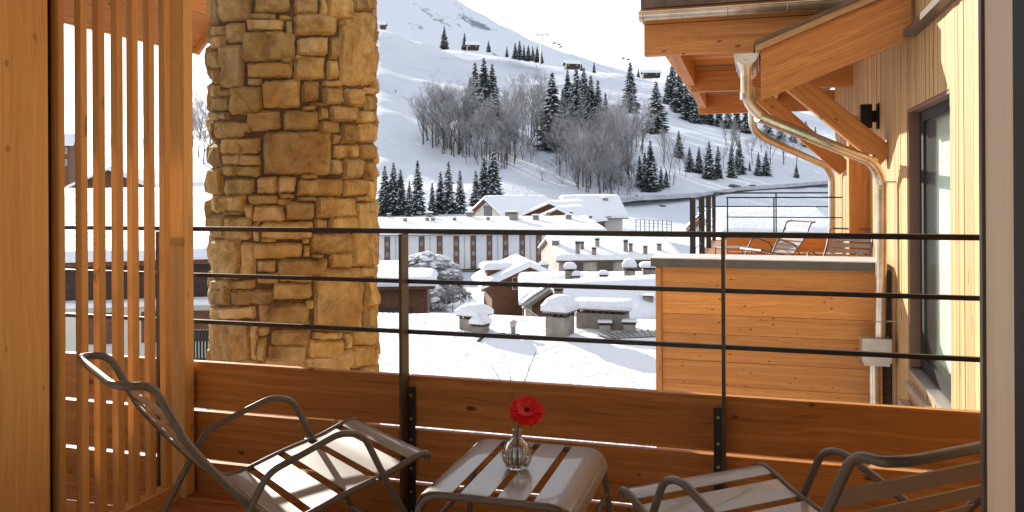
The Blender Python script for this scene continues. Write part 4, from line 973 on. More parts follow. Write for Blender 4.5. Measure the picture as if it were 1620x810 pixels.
def gable_house(label, loc, rot, L, W, hw, rise, over, t, wallm, nm='house', wins=(), chim=(), snowm=None, depth=12, group=None, gab=None, cat='house'):
    """ridge along local x; eave height at z=0, ridge at z=rise; walls go down hw"""
    M = Matrix.Translation(loc) @ Matrix.Rotation(rot, 4, 'Z'); T = thing(nm, label, cat, loc, group, rot)
    b = MB(); b.box(-L / 2, -W / 2, -hw - depth, L / 2, W / 2, -.05)
    for s in (-1, 1):
        x = s * L / 2; b.add([(x, -W / 2, -.05), (x, W / 2, -.05), (x, 0, rise - .05)], [(0, 1, 2)])
    place(b, M).build('wall', wallm, T)
    k = rise / (W / 2); f = lambda x, y_: rise - abs(y_) * k
    b = MB(); oy = W / 2 + over; ox = L / 2 + over
    for s in (-1, 1):
        vs = [(-ox, 0, rise), (ox, 0, rise), (ox, s * oy, rise - oy * k), (-ox, s * oy, rise - oy * k)]; vs2 = [(x, y_, z - .22) for x, y_, z in vs]
        b.add(vs + vs2, [(0, 1, 2, 3), (7, 6, 5, 4), (0, 4, 5, 1), (1, 5, 6, 2), (2, 6, 7, 3), (3, 7, 4, 0)])
    place(b, M).build('roof', gab or CHAL, T)
    b = MB(); snow_blob(b, -ox - .1, -oy - .1, ox + .1, oy + .1, f, t, 8, 10, seed=loc[0]); place(b, M).build('roof_snow', SNOWN, T)
    for (face, u, z, ww, hh) in wins:
        b = MB()
        if face in (0, 2):
            s = -1 if face == 0 else 1; yy = s * (W / 2 + .02); b.box(u - ww / 2, min(yy, yy - s * .1), z, u + ww / 2, max(yy, yy - s * .1), z + hh)
        else:
            s = 1 if face == 1 else -1; xx = s * (L / 2 + .02); b.box(min(xx, xx - s * .1), u - ww / 2, z, max(xx, xx - s * .1), u + ww / 2, z + hh)
        wo = place(b, M).build('window', GLASSF, T)
        b = MB(); e = .07
        if face in (0, 2):
            for (a0, c0, a1, c1) in ((u - ww / 2 - e, z - e, u + ww / 2 + e, z), (u - ww / 2 - e, z + hh, u + ww / 2 + e, z + hh + e), (u - ww / 2 - e, z, u - ww / 2, z + hh), (u + ww / 2, z, u + ww / 2 + e, z + hh), (u - .03, z, u + .03, z + hh)):
                b.box(a0, min(yy, yy + s * .04), c0, a1, max(yy, yy + s * .04), c1)
        else:
            for (a0, c0, a1, c1) in ((u - ww / 2 - e, z - e, u + ww / 2 + e, z), (u - ww / 2 - e, z + hh, u + ww / 2 + e, z + hh + e), (u - ww / 2 - e, z, u - ww / 2, z + hh), (u + ww / 2, z, u + ww / 2 + e, z + hh), (u - .03, z, u + .03, z + hh)):
                b.box(min(xx, xx + s * .04), a0, c0, max(xx, xx + s * .04), a1, c1)
        place(b, M).build('frame', CREAM if wallm in (CHAL, CHALD) else CHAL, wo)
    for (x, y_, ww, hh) in chim:
        b = MB(); z0 = f(x, y_) - .3; b.box(x - ww / 2, y_ - ww / 2, z0, x + ww / 2, y_ + ww / 2, z0 + hh); b.box(x - ww * .62, y_ - ww * .62, z0 + hh + .001, x + ww * .62, y_ + ww * .62, z0 + hh + .14)
        cho = place(b, M).build('chimney', CHIM, T)
        b = MB(); snow_blob(b, x - ww * .62, y_ - ww * .62, x + ww * .62, y_ + ww * .62, lambda a, c: z0 + hh + .142, ww * .45, 2, 2); place(b, M).build('snow_cap', SNOWN, cho)
    return T, M
def chimney(label, p, ww, hh, cap='slab', group=None, dd=None, snowt=.35, rot=0.0, mat=None, sink=.8):
    """free standing roof chimney with its base at p"""
    T = thing('chimney', label, 'chimney', p, group, rot); M = WM[T.name]; dd = dd or ww
    b = MB(); b.box(-ww / 2, -dd / 2, -sink, ww / 2, dd / 2, hh * .78); b.box(-ww * .46, -dd * .46, hh * .78, ww * .46, dd * .46, hh * .79)
    place(b, M).build('stack', mat or CHIM, T)
    b = MB(); n = max(2, int(round(ww / .22)))
    for i in range(n + 1):
        for s in (-1, 1):
            x = -ww * .46 + ww * .92 * i / n; b.box(x - .04, s * dd * .42 - .04, hh * .79 + .001, x + .04, s * dd * .42 + .04, hh * .93)
    b.box(-ww * .36, -dd * .36, hh * .79 + .001, ww * .36, dd * .36, hh * .93)
    place(b, M).build('vent_bricks', CHALD, T)
    b = MB(); b.box(-ww * .6, -dd * .62, hh * .931, ww * .6, dd * .62, hh); place(b, M).build('cap', CHIM, T)
    if snowt:
        b = MB(); snow_blob(b, -ww * .66, -dd * .7, ww * .66, dd * .7, lambda a, c: hh + .001, snowt, 3, 3, seed=p[0]); place(b, M).build('snow_cap', SNOWN, T)
    return T
def pipe_vent(label, p, h, r, group=None, cap=True):
    T = thing('vent_pipe', label, 'vent pipe', p, group); x, y_, z = p; b = MB(); b.tube([(x, y_, z - .6), (x, y_, z + h * .8)], r, 8); b.build('pipe', CHIM, T)
    b = MB(); b.tube([(x, y_, z + h * .66), (x, y_, z + h * .86)], r * 1.35, 8); b.build('collar', GALV, T)
    b = MB(); b.lathe([(r * 2.0, z + h * .90), (r * 1.9, z + h * .94), (0, z + h * 1.02)], 8, c=(x, y_)); b.tube([(x, y_, z + h * .84), (x, y_, z + h * .91)], r * .5, 6); b.build('hood', GALV, T); return T

# ---- near snowy roof below the balcony
NP = world(820, 27.5, 0); Mn = Matrix.Translation((NP.x, NP.y, 0)) @ Matrix.Rotation(radians(6), 4, 'Z'); Mi = Mn.inverted()
def near_z(x, y_):   # local: ridge at y=0 sloping down to both sides
    return -3.45 + (y_ * .10 if y_ < 0 else -y_ * .32)
T = thing('snowy_roof', 'big near house roof buried in smooth snow below the balcony', 'roof', (NP.x, NP.y, -3.4)); 
b = MB()
xs = [-5.6 + i * .45 for i in range(60)]; ys = [-19 + j * .45 for j in range(52)]
P = []
def near_top(x, y_):
    z = near_z(x, y_) + .42 + .10 * noise.noise(Vector((x * .25, y_ * .35, 1))) + .05 * noise.noise(Vector((x * .9, y_ * .9, 4)))
    z += .10 * noise.noise(Vector((x * .12 + 3, (y_ - x * .1) * .9, 9))) * (1 if y_ < -6 else .4)
    return z
for x in xs: P.append([(x, y_, near_top(x, y_)) for y_ in ys])
b.grid(P); place(b, Mn).build('snow_sheet', SNOWN, T)
b = MB(); b.add([(-5.65, -19, near_z(0, -19)), (21, -19, near_z(0, -19)), (21, 0, near_z(0, 0)), (-5.65, 0, near_z(0, 0))], [(0, 1, 2, 3)]); b.add([(-5.65, 0, near_z(0, 0)), (21, 0, near_z(0, 0)), (21, 4, near_z(0, 4)), (-5.65, 4, near_z(0, 4))], [(0, 1, 2, 3)])
b.box(-5.4, -18.4, -15, 20.5, 3.4, -6.2); place(b, Mn).build('house_body', CHALD, T)
def on_near(px, py):
    best = None; D = 14
    while D < 34:
        p = atD(px, py, D); q = Mi @ p
        if p.z <= near_top(q.x, q.y): return p
        D += .1
    return atD(px, py, 28)
# dark ridge capping that shows through the snow
bt = MB()
for a_, c_, wv in (((757, 541), (764, 534), .10), ((764, 534), (800, 531), .12), ((800, 531), (822, 531), .07)):
    p, q = on_near(*a_), on_near(*c_); bt.tube([p + Z0 * .02, q + Z0 * .02], wv * .6, 5)
bt.build('exposed_ridge', CHALD, T)
b = MB(); p0, p1, p2, p3 = on_near(944, 531), on_near(1075, 522), on_near(1075, 533), on_near(966, 538); 
b.add([p + Z0 * .05 for p in (p3, p2, p1, p0)], [(0, 1, 2, 3)]); 
for i in range(14):
    t = i / 13; q0 = p3.lerp(p2, t) + Z0 * .07; q1 = p0.lerp(p1, t) + Z0 * .07; b.tube([q0, q1], .035, 4)
b.build('exposed_tiles', GREYC, T)
def on(px, py): p = on_near(px, py); return (p.x, p.y, p.z - .1)
chimney('wide grey chimney under a thick loaf of snow at the left', on(750, 521), .72, .58, dd=.6, snowt=.36, rot=radians(-15))
chimney('small front chimney with a round snow cap beside the wide left chimney', on(760, 527), .40, .42, snowt=.28, rot=radians(-10))
chimney('square chimney with a tall domed snow cap right of the vent pipe', on(886, 529), .66, .85, snowt=.46, rot=radians(-12))
chimney('low long brick chimney block with a flat snow slab on top', on(954, 517), 1.55, .72, dd=.7, snowt=.28, rot=radians(-4))
chimney('small squat dark chimney in front of the long chimney block', on(957, 525), .34, .42, snowt=.03, rot=.2, mat=GREYC)
chimney('small squat dark chimney nearest the timber parapet', on(996, 524), .36, .42, snowt=.04, rot=.1, mat=GREYC)
pipe_vent('thin metal vent pipe with a hood standing in the near roof snow', on(812, 530), .56, .075)

# ---- house with the brown gable and stair on the right of the chalet
D5 = 45.0
p = atD(930, 474, D5); 
T5, M5 = gable_house('low brown house with a thick snow roof right of the chalet', (p.x + 1.3, p.y + 3.0, atD(930, 489, D5).z - .12), YAW + radians(24), 8.2, 6.6, 2.5, 1.35, .45, .30, CHAL, wins=((3, -.9, -1.9, .9, .9), (0, -1.2, -1.7, 1.0, .8), (0, 1.6, -1.7, 1.0, .8)), depth=6, gab=CREAM)
def onr(M, f, px, py, D0, D1):
    Mi_ = M.inverted(); D = D0
    while D < D1:
        q = Mi_ @ atD(px, py, D)
        if q.z <= f(q.x, q.y): return atD(px, py, D)
        D += .15
    return atD(px, py, (D0 + D1) / 2)
f5 = lambda x, y_: 1.35 - abs(y_) * 1.35 / 3.3 + .3
for lab, px, py, ww, hh, st in (('slim grey chimney on the left part of the brown house roof', 884, 475, .38, .72, .05), ('low vent block at the right end of the brown house roof', 1026, 474, .5, .3, .04)):
    chimney(lab, onr(M5, f5, px, py, D5 - 6, D5 + 9) - Z0 * .05, ww, hh, snowt=st)
# stair rail beside it
sr = thing('stair', 'grey outdoor stair with a sloping handrail under the brown gable', 'stair', atD(842, 500, 43))
for dy in (0, 14):
    b = MB(); b.tube([atD(827, 486 + dy, 43), atD(864, 509 + dy, 43)], .05, 6); b.build('handrail', GALV, sr)
b = MB()
for i in range(9):
    t = i / 8; q = atD(827 + 37 * t, 486 + 23 * t, 43); b.tube([q, q - Z0 * .6], .02, 4)
b.build('baluster', GALV, sr)
# ---- roofs between, with snow capped chimneys
D6 = 62.0; p = atD(975, 455, D6)
T6, M6 = gable_house('snow covered low house with small chimneys behind the brown house', (p.x, p.y + 2, atD(975, 470, D6).z), YAW, 15, 9, 3, 1.25, .4, .5, CREAM, depth=6)
f6 = lambda x, y_: 1.25 - abs(y_) * 1.25 / 4.5 + .45
for lab, px, py, ww, hh, st in (('chimney with a leaning snow dome at the left of the low snowy roof', 902, 441, .75, .85, .5), ('small chimney beside the leaning snow dome', 912, 446, .55, .55, .35), ('small snowy chimney stub in the middle of the low snowy roof', 955, 443, .6, .5, .3), ('tall chimney with a mushroom of snow on the low snowy roof', 996, 449, .8, 1.35, .6), ('broad low chimney beside the timber parapet on the low snowy roof', 1030, 437, 1.3, .8, .35)):
    chimney(lab, onr(M6, f6, px, py, D6 - 9, D6 + 9) - Z0 * .05, ww, hh, snowt=st, rot=.2)
# ---- chalet
D4 = 70.0; ap = atD(838, 421, D4); el = atD(778, 449, D4); er = atD(893, 446, D4)
W4 = (er - el).length; ez = (el.z + er.z) / 2 + .05
rot4 = YAW + pi / 2 + radians(8)
ctr = Vector(((el.x + er.x) / 2, (el.y + er.y) / 2, 0)) + Vector((cos(rot4), sin(rot4), 0)) * 3.4
T4, M4 = gable_house('dark brown boarded chalet with snow on its gable roof in the village middle', (ctr.x, ctr.y, ez), rot4, 6.6, W4, 3.5, ap.z - ez, .95, .5, CHAL, wins=((3, .45, -.55, 1.7, .95),), depth=7, chim=((-2.3, -1.6, .6, .9),), nm='chalet', cat='chalet')
b = MB()
for i in range(26):
    yv = -W4 / 2 + W4 * (i + .5) / 26; top = (ap.z - ez) * (1 - abs(yv) / (W4 / 2)) - .1
    b.box(-3.3 - .03, yv - W4 / 52 + .02, -9, -3.3 - .001, yv + W4 / 52 - .02, top)
bo = place(b, M4).build('cladding', CHAL, T4); bo['kind'] = 'stuff'
b = MB(); b.box(-2.0, W4 / 2 - .9, .0, .2, W4 / 2 + .25, 1.0); do = place(b, M4).build('dormer', CHAL, T4)
b = MB(); snow_blob(b, -2.4, W4 / 2 - 2.2, .6, W4 / 2 + .7, lambda x, y_: 1.01, .6, 4, 4); place(b, M4).build('dormer_snow', SNOWN, do)
# ---- row building with dark garage openings
D2 = 88.0; eL = atD(884, 414, D2); eR = atD(1075, 408, D2 + 1)
rot2 = atan2(eR.y - eL.y, eR.x - eL.x); Lr = (eR - eL).length; mid = (eL + eR) / 2; back = Vector((-sin(rot2), cos(rot2), 0))
T2, M2 = gable_house('long low row building with dark openings and a snowy roof on the right', tuple(mid + back * 8.5 + Vector((0, 0, .1))), rot2, Lr, 17, 2.2, 1.75, .3, .5, GREYC, depth=6, nm='row_building', cat='building')
for k in range(7):
    x = -Lr / 2 + 1.9 + k * 3.25; b = MB(); b.box(x - .95, -8.56, -2.6, x + .75, -8.45, -.35); place(b, M2).build('garage_door', DARKG, T2)
    b = MB(); b.box(x + 1.15, -8.56, -1.1, x + 2.0, -8.45, -.25); wo = place(b, M2).build('window', CREAM, T2)
    for q in (0, 1): 
        b = MB(); b.box(x + 1.2 + q * .42, -8.59, -1.04, x + 1.54 + q * .42, -8.565, -.31); place(b, M2).build('pane', GLASSF, wo)
f2 = lambda x, y_: 1.75 - abs(y_) * 1.75 / 8.5 + .45
for i, (px, py, ww, hh) in enumerate(((914, 402, .4, 1.4), (921, 395, .35, .9), (940, 403, .4, .8), (945, 391, .4, 1.0), (879, 388, .7, .5), (990, 398, .4, 1.3), (998, 398, .35, .9), (1021, 402, .4, .9), (1043, 397, .45, .8))):
    chimney(ordinal(sorted((879, 914, 921, 940, 945, 990, 998, 1021, 1043)).index(px)) + ' slender chimney on the snowy row building roof', onr(M2, f2, px, py, D2 - 6, D2 + 22), ww, hh, snowt=.12, group='slender chimneys on the row building')
# ---- long white apartment building
D1 = 130.0; a = atD(560, 368, D1 - 2); c = atD(952, 367, D1 + 3); rot1 = atan2(c.y - a.y, c.x - a.x); L1 = (c - a).length; back = Vector((-sin(rot1), cos(rot1), 0))
T1 = thing('apartment_building', 'long white apartment building with brown upright window strips and flat snowy roof', 'building', tuple((a + c) / 2), rot=rot1)
M1 = Matrix.Translation((a.x, a.y, c.z)) @ Matrix.Rotation(rot1, 4, 'Z')
W1 = 13; b = MB(); b.box(0, 0, -5.6, L1, W1, -.1); place(b, M1).build('wall', RENDER, T1)
b = MB(); b.box(-.2, .3, -14, L1 + .2, W1, -5.65); place(b, M1).build('base_wall', CREAM, T1)
b = MB(); b.box(-.4, -.7, -5.75, L1 + .3, .25, -5.601); place(b, M1).build('ledge', CHALD, T1)
f1 = lambda x, y_: .12 + y_ * .125
b = MB(); b.box(-.5, -.8, -.099, L1 + .6, W1, .1); place(b, M1).build('roof', CHALD, T1)
b = MB(); snow_blob(b, -.6, -1.0, L1 + .8, W1 + .4, f1, .55, 24, 6); place(b, M1).build('roof_snow', SNOWN, T1)
def lx1(px): p = atD(px, 390, D1); return (M1.inverted() @ p).x
for i, px in enumerate((587, 613, 640, 667, 695.5, 722, 749, 775, 801, 828, 855, 881, 906.5)):
    x = lx1(px); b = MB(); b.box(x - .46, -.045, -5.58, x + .46, -.001, -.30); st = place(b, M1).build('window_strip', BROWNP, T1)
    for z in (-1.9, -3.5, -5.1):
        b = MB(); b.box(x - .24, -.075, z, x + .24, -.05, z + .7); place(b, M1).build('pane', GLASSF, st)
    if i % 2: 
        x2 = x + 1.3; b = MB(); b.tube([(x2, -.06, -5.5), (x2, -.06, -.4)], .05, 4); place(b, M1).build('drainpipe', GALV, T1)
Mi1 = M1.inverted()
for k_, (zx, zy, big) in enumerate(sorted(((85, 484, 0), (172, 508, 0), (290, 506, 0), (320, 506, 0), (300, 484, 1), (436, 505, 0), (515, 482, 1), (615, 502, 0), (722, 480, 1), (752, 500, 2), (870, 498, 1), (936, 476, 0), (1045, 496, 1), (1058, 472, 0), (1162, 494, 0)))):
    px, py = 590 + zx / 3.375, 200 + zy / 3.375
    q = onr(M1, lambda x, y_: f1(x, y_) + .5, px, py, D1 - 8, D1 + 22)
    chimney(ordinal(k_) + ' low roof vent on the long white building' if big < 2 else 'tallest grey chimney on the long white building roof', q, (.5, .9, 1.2)[big], (.55, .75, 1.4)[big], snowt=(.12, .25, .3)[big], group='roof vents of the long white building' if big < 2 else None)
# ---- gable houses behind it
D3 = 172.0
def house3(label, apx, apy, D, L, W, rise, rot, wallm, **kw):
    q = atD(apx, apy, D); r_ = YAW + rot; ctr = q + Vector((cos(r_), sin(r_), 0)) * (L / 2)
    return gable_house(label, (ctr.x, ctr.y, q.z - rise), r_, L, W, 4, rise, 1.0, .7, wallm, depth=8, **kw)
house3('cream gabled house with a dark gable window behind the long white building', 772, 315, 165, 14, 9.5, 2.7, radians(38), CREAM, wins=((3, 0, -.6, 2.6, 1.9),), chim=((3, 1, .9, 1.2),))
house3('snow roofed house in the middle behind the long white building', 873, 322, 160, 12, 12, 2.4, radians(60), CHAL)
house3('lowest timber gable behind the right end of the long white building', 885, 331, 154, 9, 9.5, 2.0, radians(62), CHAL)
house3('wide snow roof rising behind the two small gables', 893, 313, 176, 11, 13, 3.6, radians(8), CREAM, chim=((3, -2, .9, 1.2),))
# ---- ridge chalets
for lab, px, py, D, L, W in (('small wooden chalet on the ridge beside the pillar top', 606, 38, 600, 9, 8), ('dark chalet on the ridge between the two conifers', 748, 71, 560, 18, 12), 
                            ('dark chalet on the ridge between the pylon and the grove', 905, 101, 560, 22, 14), ('broad dark chalet under snow on the ridge by the canopy gutter', 1030, 115, 560, 26, 14)):
    p_ = hit(px, py + 5, 420)[0]
    q = p_ or atD(px, py + 4, D); sc_ = .52
    gable_house(lab, (q.x, q.y, q.z + 1.6), YAW + radians(rr.uniform(-10, 25)), L * sc_ * .85, W * sc_ * .9, 1.8, 1.7, .8, .6, CHALD, depth=1.6, nm='chalet', cat='chalet', wins=((0, -L * .16, -1.6, 1.1, .9), (0, L * .12, -1.6, 1.1, .9)))
q = atD(1161, 290, 210)
# pylon and chairs of the chairlift
q, DD = hit(854, 99, 420); q = q or atD(854, 99, 600); DD = DD or 600
py_ = thing('chairlift_pylon', 'grey chairlift pylon with a crossbar standing on the ridge against the sky', 'pylon', q); k = DD / F
top = atD(858, 55, DD); b = MB(); b.tube([q - Z0 * 2, top], [.65, .38], 8); b.build('mast', GALV, py_)
b = MB(); b.tube([top + R0 * -4.2, top + R0 * 4.2], .3, 6); b.tube([top + R0 * -4 + Z0 * 1.3, top + R0 * 4 + Z0 * 1.3], .16, 6)
for s in (-4, 0, 4): b.tube([top + R0 * s, top + R0 * s + Z0 * 1.3], .14, 5)
b.build('crossarm', GALV, py_)
for s in (-4, 4):
    b = MB(); c_ = top + R0 * s - Z0 * .5; b.tube([c_ - F0 * 2.5, c_ + F0 * 2.5], .3, 6); b.build('sheave_train', STEEL, py_)
def lift_chair(px, py, D):
    t = thing('lift_chair', ordinal((877, 884, 887, 986, 994).index(px)) + ' of the tiny chairlift seats in the sky right of the pylon', 'lift chair', atD(px, py, D), 'chairlift seats in the sky'); c_ = atD(px, py, D)
    b = MB(); b.tube([c_ + Z0 * 3, c_], .12, 5); b.build('hanger', STEEL, t)
    b = MB(); b.box(-1.1, -.3, -.5, 1.1, .3, -.3); b.box(-1.1, .25, -.5, 1.1, .35, .4); place(b, Matrix.Translation(c_)).build('seat', STEEL, t)
for px, py, D in ((877, 68, 600), (884, 70, 620), (887, 74, 600), (986, 92, 620), (994, 94, 600)): lift_chair(px, py, D)
b = MB(); prev = top + R0 * -4 + Z0 * 0
for s in (-4, 4):
    pts_ = []
    for i in range(13):
        t = i / 12; px = 858 + (s * 1.8) + (1008 - 858) * t; pts_.append(atD(px, 52 + (128 - 52) * t + 10 * sin(pi * t), 600 + 30 * t))
    b.tube(pts_, .06, 3)
ck = tag(b.build('lift_cable', STEEL), 'thin chairlift cables descending right from the pylon', 'cable')
# skiers
def skier(px, py, D0, m_, label):
    q, D = hit(px, py, D0)
    if q is None: return
    t = thing('person', label, 'person', q)
    bm_ = bpy.data.meshes.new('body'); V = [(0, 0, .95), (0, .05, 1.25), (0, .08, 1.5), (0, .08, 1.62), (.13, 0, .5), (.16, .0, .08), (-.13, 0, .5), (-.16, 0, .08), (.3, .15, 1.15), (.34, .35, 1.0), (-.3, .15, 1.15), (-.34, .35, 1.0)]
    bm_.from_pydata(V, [(0, 1), (1, 2), (2, 3), (0, 4), (4, 5), (0, 6), (6, 7), (2, 8), (8, 9), (2, 10), (10, 11)], []); bm_.materials.append(m_)
    o = link('body', bm_, t, Matrix.Translation(q) @ Matrix.Rotation(rt.random() * 6, 4, 'Z')); md = o.modifiers.new('skin', 'SKIN')
    rad = [.17, .18, .15, .13, .1, .08, .1, .08, .07, .06, .07, .06]
    for sv, r_ in zip(bm_.skin_vertices[0].data, rad): sv.radius = (r_, r_)
    o.modifiers.new('sub', 'SUBSURF').levels = 1
    for s in (-.16, .16):
        b = MB(); b.box(s - .05, -.8, .0, s + .05, .9, .05); place(b, Matrix.Translation(q)).build('ski', STEEL, t)
for px, py, D0, m_, lab in ((617, 62, 450, SKIN, 'tiny dark clad skier high on the slope beside the pillar'), (626, 147, 300, SKIN, 'tiny dark clad skier alone on the open slope'), (789, 96, 400, RED, 'tiny skier in red on the upper piste'), (807, 98, 400, SKIN, 'tiny dark skier on the upper piste right of the red one'), (1007, 316, 180, SKIN, 'tiny dark clad walker on the snow above the road')):
    skier(px, py, D0, m_, lab)
# ---- snow laden thicket by the post
def snowy_tree(px, yb, yt, D, label, seed, wide):
    p = atD(px, yb, D); H = (yb - yt) / F * D; t = thing('snowy_tree', label, 'tree', p); rr = random.Random(seed)
    b = MB(); b.tube([p - Z0 * 2, p + Z0 * H * .4, p + Z0 * H * .8], [.22, .15, .05], 6); b.build('trunk', BARK, t)
    b = MB(); s_ = MB()
    for k in range(300):
        z = rr.random(); R_ = wide * math.sqrt(max(.05, 1 - (z * 1.02) ** 2.2)) ; a = rr.random() * 2 * pi; r_ = R_ * math.sqrt(rr.random()); c_ = p + Vector((cos(a) * r_, sin(a) * r_, z * H * .95))
        n_ = Vector((cos(a), sin(a), -.3)).normalized(); l = rr.uniform(.35, .75); w_ = Vector((-sin(a), cos(a), 0)) * l * .5
        for q in range(3):
            o_ = Vector((rr.uniform(-.3, .3), rr.uniform(-.3, .3), rr.uniform(-.3, .1))); b.add([c_ + o_, c_ + o_ + n_ * l + w_, c_ + o_ + n_ * l - w_ - Z0 * .2], [(0, 1, 2)])
        if rr.random() < .72:
            v_, f_ = blob((l * .75, l * .75, l * .30), k * 1.7, n=1); s_.add([c_ + Z0 * .12 + q for q in v_], f_, 0, True)
    b.build('branches', TWIG, t); s_.build('snow_load', SNOWN, t)
snowy_tree(672, 462, 398, 84, 'bushy tree smothered in snow just right of the first railing post', 3, 2.9)
snowy_tree(697, 470, 402, 86, 'second snow smothered tree touching the first behind the railing', 5, 2.5)
snowy_tree(668, 492, 440, 78, 'low snow laden bush in front of the smothered trees', 8, 2.1)
snowy_tree(650, 480, 432, 80, 'snow laden bush close to the railing post at the thicket edge', 9, 1.7)
for x, yb, yt, lab in ((716, 492, 445, 'thin frosted shrub nearest the thicket'), (728, 488, 448, 'thin frosted shrub in the middle beside the chalet'), (741, 486, 452, 'thin frosted shrub nearest the chalet'), (700, 500, 455, 'thin frosted shrub in front of the thicket')):
    bare(x, yb, yt, lab, None, D=78, wide=1.7, var=5)
fe = thing('fence', 'low dark wooden fence in the snow below the thicket', 'fence', atD(690, 512, 70))
for dy in (0, 6):
    b = MB(); b.tube([atD(648, 503 + dy, 70), atD(742, 513 + dy, 68)], .07, 4, smooth=False); b.build('rail', CHALD, fe)
for i in range(9):
    q = atD(650 + i * 11, 500 + i * 1.2, 70); b = MB(); b.box(q.x - .07, q.y - .07, q.z - 1.6, q.x + .07, q.y + .07, q.z); b.build('post', CHALD, fe)
# slope ground in front of thicket
b = MB(); P = []
for D in (60, 66, 72, 80, 90, 100, 112):
    P.append([(lambda q: (q.x, q.y, q.z))(atD(px, 512 - (D - 60) * 1.1 + 4 * noise.noise(Vector((px * .02, D * .1, 0))), D)) for px in range(520, 860, 12)])
b.grid(P); kind(b.build('village_slope', SNOWN))
# ---- sports shop left of the post
T, M = gable_house('brown shop with snow on its flat roof between pillar and railing post', tuple(atD(590, 452, 52) + F0 * 3), YAW + radians(4), 6.4, 5, 2.6, .25, .5, .55, CHAL, nm='shop', cat='shop', depth=3)
cu = bpy.data.curves.new('sign_text', 'FONT'); cu.body = 'SPORT'; cu.size = .50; cu.extrude = .01; cu.materials.append(COPT)
so = bpy.data.objects.new('lettering', cu); COL.objects.link(so)
q = atD(592, 503, 49.5); so.rotation_euler = (pi / 2, 0, YAW); so.location = q
bpy.context.view_layer.update()
me = bpy.data.meshes.new_from_object(so); mw = so.matrix_world.copy(); bpy.data.objects.remove(so)
sg = thing('shop_sign', 'white lettering on the dark shop board beside the pillar', 'sign', q)
link('lettering', me, sg, mw)
b = MB(); b.box(-.5, .03, -.35, 2.4, .08, .65); place(b, mw @ Matrix.Rotation(-pi / 2, 4, 'X')).build('board', CHALD, sg)
b = MB(); b.box(-.5, .0, -.18, 2.2, .02, -.10); place(b, mw @ Matrix.Rotation(-pi / 2, 4, 'X')).build('red_stripe', RED, sg)
T, M = gable_house('snow roofed shed in front of the long white building left of the post', tuple(atD(598, 436, 95) + F0 * 4), YAW, 11, 8, 2.6, .6, .5, .8, GREYC, depth=4, nm='shed', cat='shed')

# ---- left village behind the slatted screen
house3('dark brown gabled farmhouse far off behind the slats', 176, 269, 150, 10, 15, 3.2, radians(86), CHAL)
T, M = gable_house('tall balconied house at the far left behind the slats', tuple(atD(94, 228, 210)), YAW + .3, 6, 7, 7, 2, 1, .8, CHAL, depth=4, wins=[(0, x, z, 1.6, 1.4) for x in (-1.6, 1.6) for z in (-2.5, -5.5)])
house3('long dark house row far off between the slats', 228, 272, 172, 12, 14, 3.0, radians(95), CHAL)
house3('small far house right of the slats by the end post', 307, 293, 160, 7, 6, 2.0, radians(10), CHAL)
T, M = gable_house('large snow laden roof of the neighbouring house behind the slats', tuple(atD(120, 385, 60) + F0 * 8), YAW + radians(-6), 26, 22, 3, 3.2, .8, .9, CHALD, depth=10)
T, M = gable_house('dark timber house with pale garage front behind the lower slats', tuple(atD(165, 408, 34) + F0 * 4), YAW + radians(14), 10.5, 8, 3.6, .9, .4, .35, CHALD, depth=3)
T9 = thing('garage', 'cream garage block with brown doors under the dark timber house', 'building', tuple(atD(200, 520, 33)))
q = atD(100, 487, 33); r_ = YAW + radians(8); Mg = Matrix.Translation(q) @ Matrix.Rotation(r_, 4, 'Z')
b = MB(); b.box(-1, 0, -8, 7.2, 1.0, 0); place(b, Mg).build('wall', CREAM, T9)
b = MB(); snow_blob(b, -1.2, -.3, 7.4, 1.2, lambda x, y_: .002, .2, 6, 4); place(b, Mg).build('roof_snow', SNOWN, T9)
for x in (.9, 3.0, 4.6):
    b = MB(); b.box(x, -.06, -1.5, x + 1.15, .02, -.25); place(b, Mg).build('garage_door', CHAL, T9)
T, M = gable_house('grey roofed cream house between the end post and the pillar', tuple(atD(322, 440, 40) + F0 * 2.5 + R0 * .6), YAW + radians(-70), 5.4, 4.2, 3.6, 1.2, .3, .25, CREAM, depth=5, gab=GREYC)
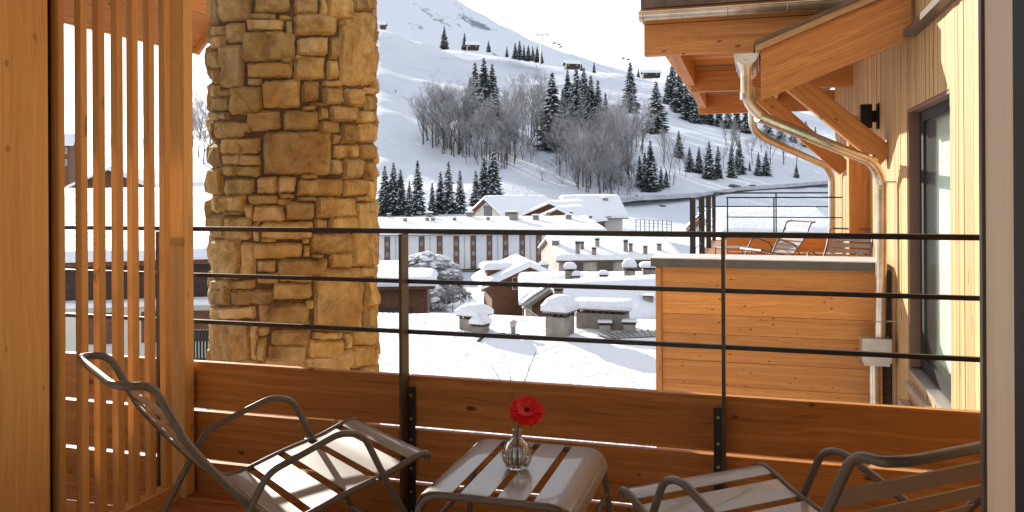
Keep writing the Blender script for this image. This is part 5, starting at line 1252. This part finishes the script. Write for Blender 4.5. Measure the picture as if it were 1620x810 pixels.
fe = thing('fence', 'black upright picket fence between the end post and the pillar', 'fence', tuple(atD(318, 540, 18)))
for i in range(11):
    q = atD(297 + i * 5, 522, 18); b = MB(); b.box(q.x - .022, q.y - .01, q.z - .9, q.x + .022, q.y + .01, q.z); b.build('picket', BLACK, fe)
b = MB(); b.tube([atD(295, 523, 18.03), atD(350, 523, 18.03)], .02, 4); b.tube([atD(295, 568, 18.03), atD(350, 568, 18.03)], .02, 4); b.build('rail', BLACK, fe)
# snow sheet under the left village
b = MB(); P = []
for D in (10, 14, 20, 28, 40, 55):
    P.append([(lambda q: (q.x, q.y, -5.6 - D * .03 + .2 * noise.noise(Vector((q.x * .3, q.y * .3, 2)))))(atD(px, 500, D)) for px in range(-300, 560, 20)])
b.grid(P); kind(b.build('terrace_ground', SNOWN))
# fences on the right snowfield
fe = thing('fence', 'thin wire fence on the snowfield right of the long white building', 'fence', tuple(atD(1030, 358, 150)))
for i in range(9):
    q = atD(1006 + i * 7, 347 + i * .4, 150); b = MB(); b.tube([q, q - Z0 * 2.4], .07, 4, smooth=False); b.build('post', STEEL, fe)
b = MB()
for z in (0, -.6, -1.2): b.tube([atD(1006, 347, 150) + Z0 * z, atD(1062, 350, 150) + Z0 * z], .035, 3)
b.build('wire', STEEL, fe)
# snow roof seen through the far railing
T, M = gable_house('white house under a wide snow roof seen through the far railing', tuple(atD(1235, 370, 60) + F0 * 5), YAW + .02, 8.2, 10, 2.5, 1.4, .5, .45, CREAM, depth=9)
for px, py, sc_ in ((1161, 297, 1.4), (1190, 296, 1.0), (1112, 330, 1.0), (1048, 328, .8)):
    q, D = hit(px, py, 150)
    if q:
        v_, f_ = blob((1.6 * sc_, 1.2 * sc_, .9 * sc_), px, n=2); b = MB(); b.add([q + p for p in v_], f_, 0, True)
        tag(b.build('boulder', ROCK), {1161: 'larger dark boulder in the snow bank behind the far railing', 1190: 'smaller dark boulder right of the larger one behind the far railing', 1112: 'dark boulder below the road beside the thick railing posts', 1048: 'small dark boulder below the road left of the railing posts'}[px], 'rock', 'boulders in the snow bank')
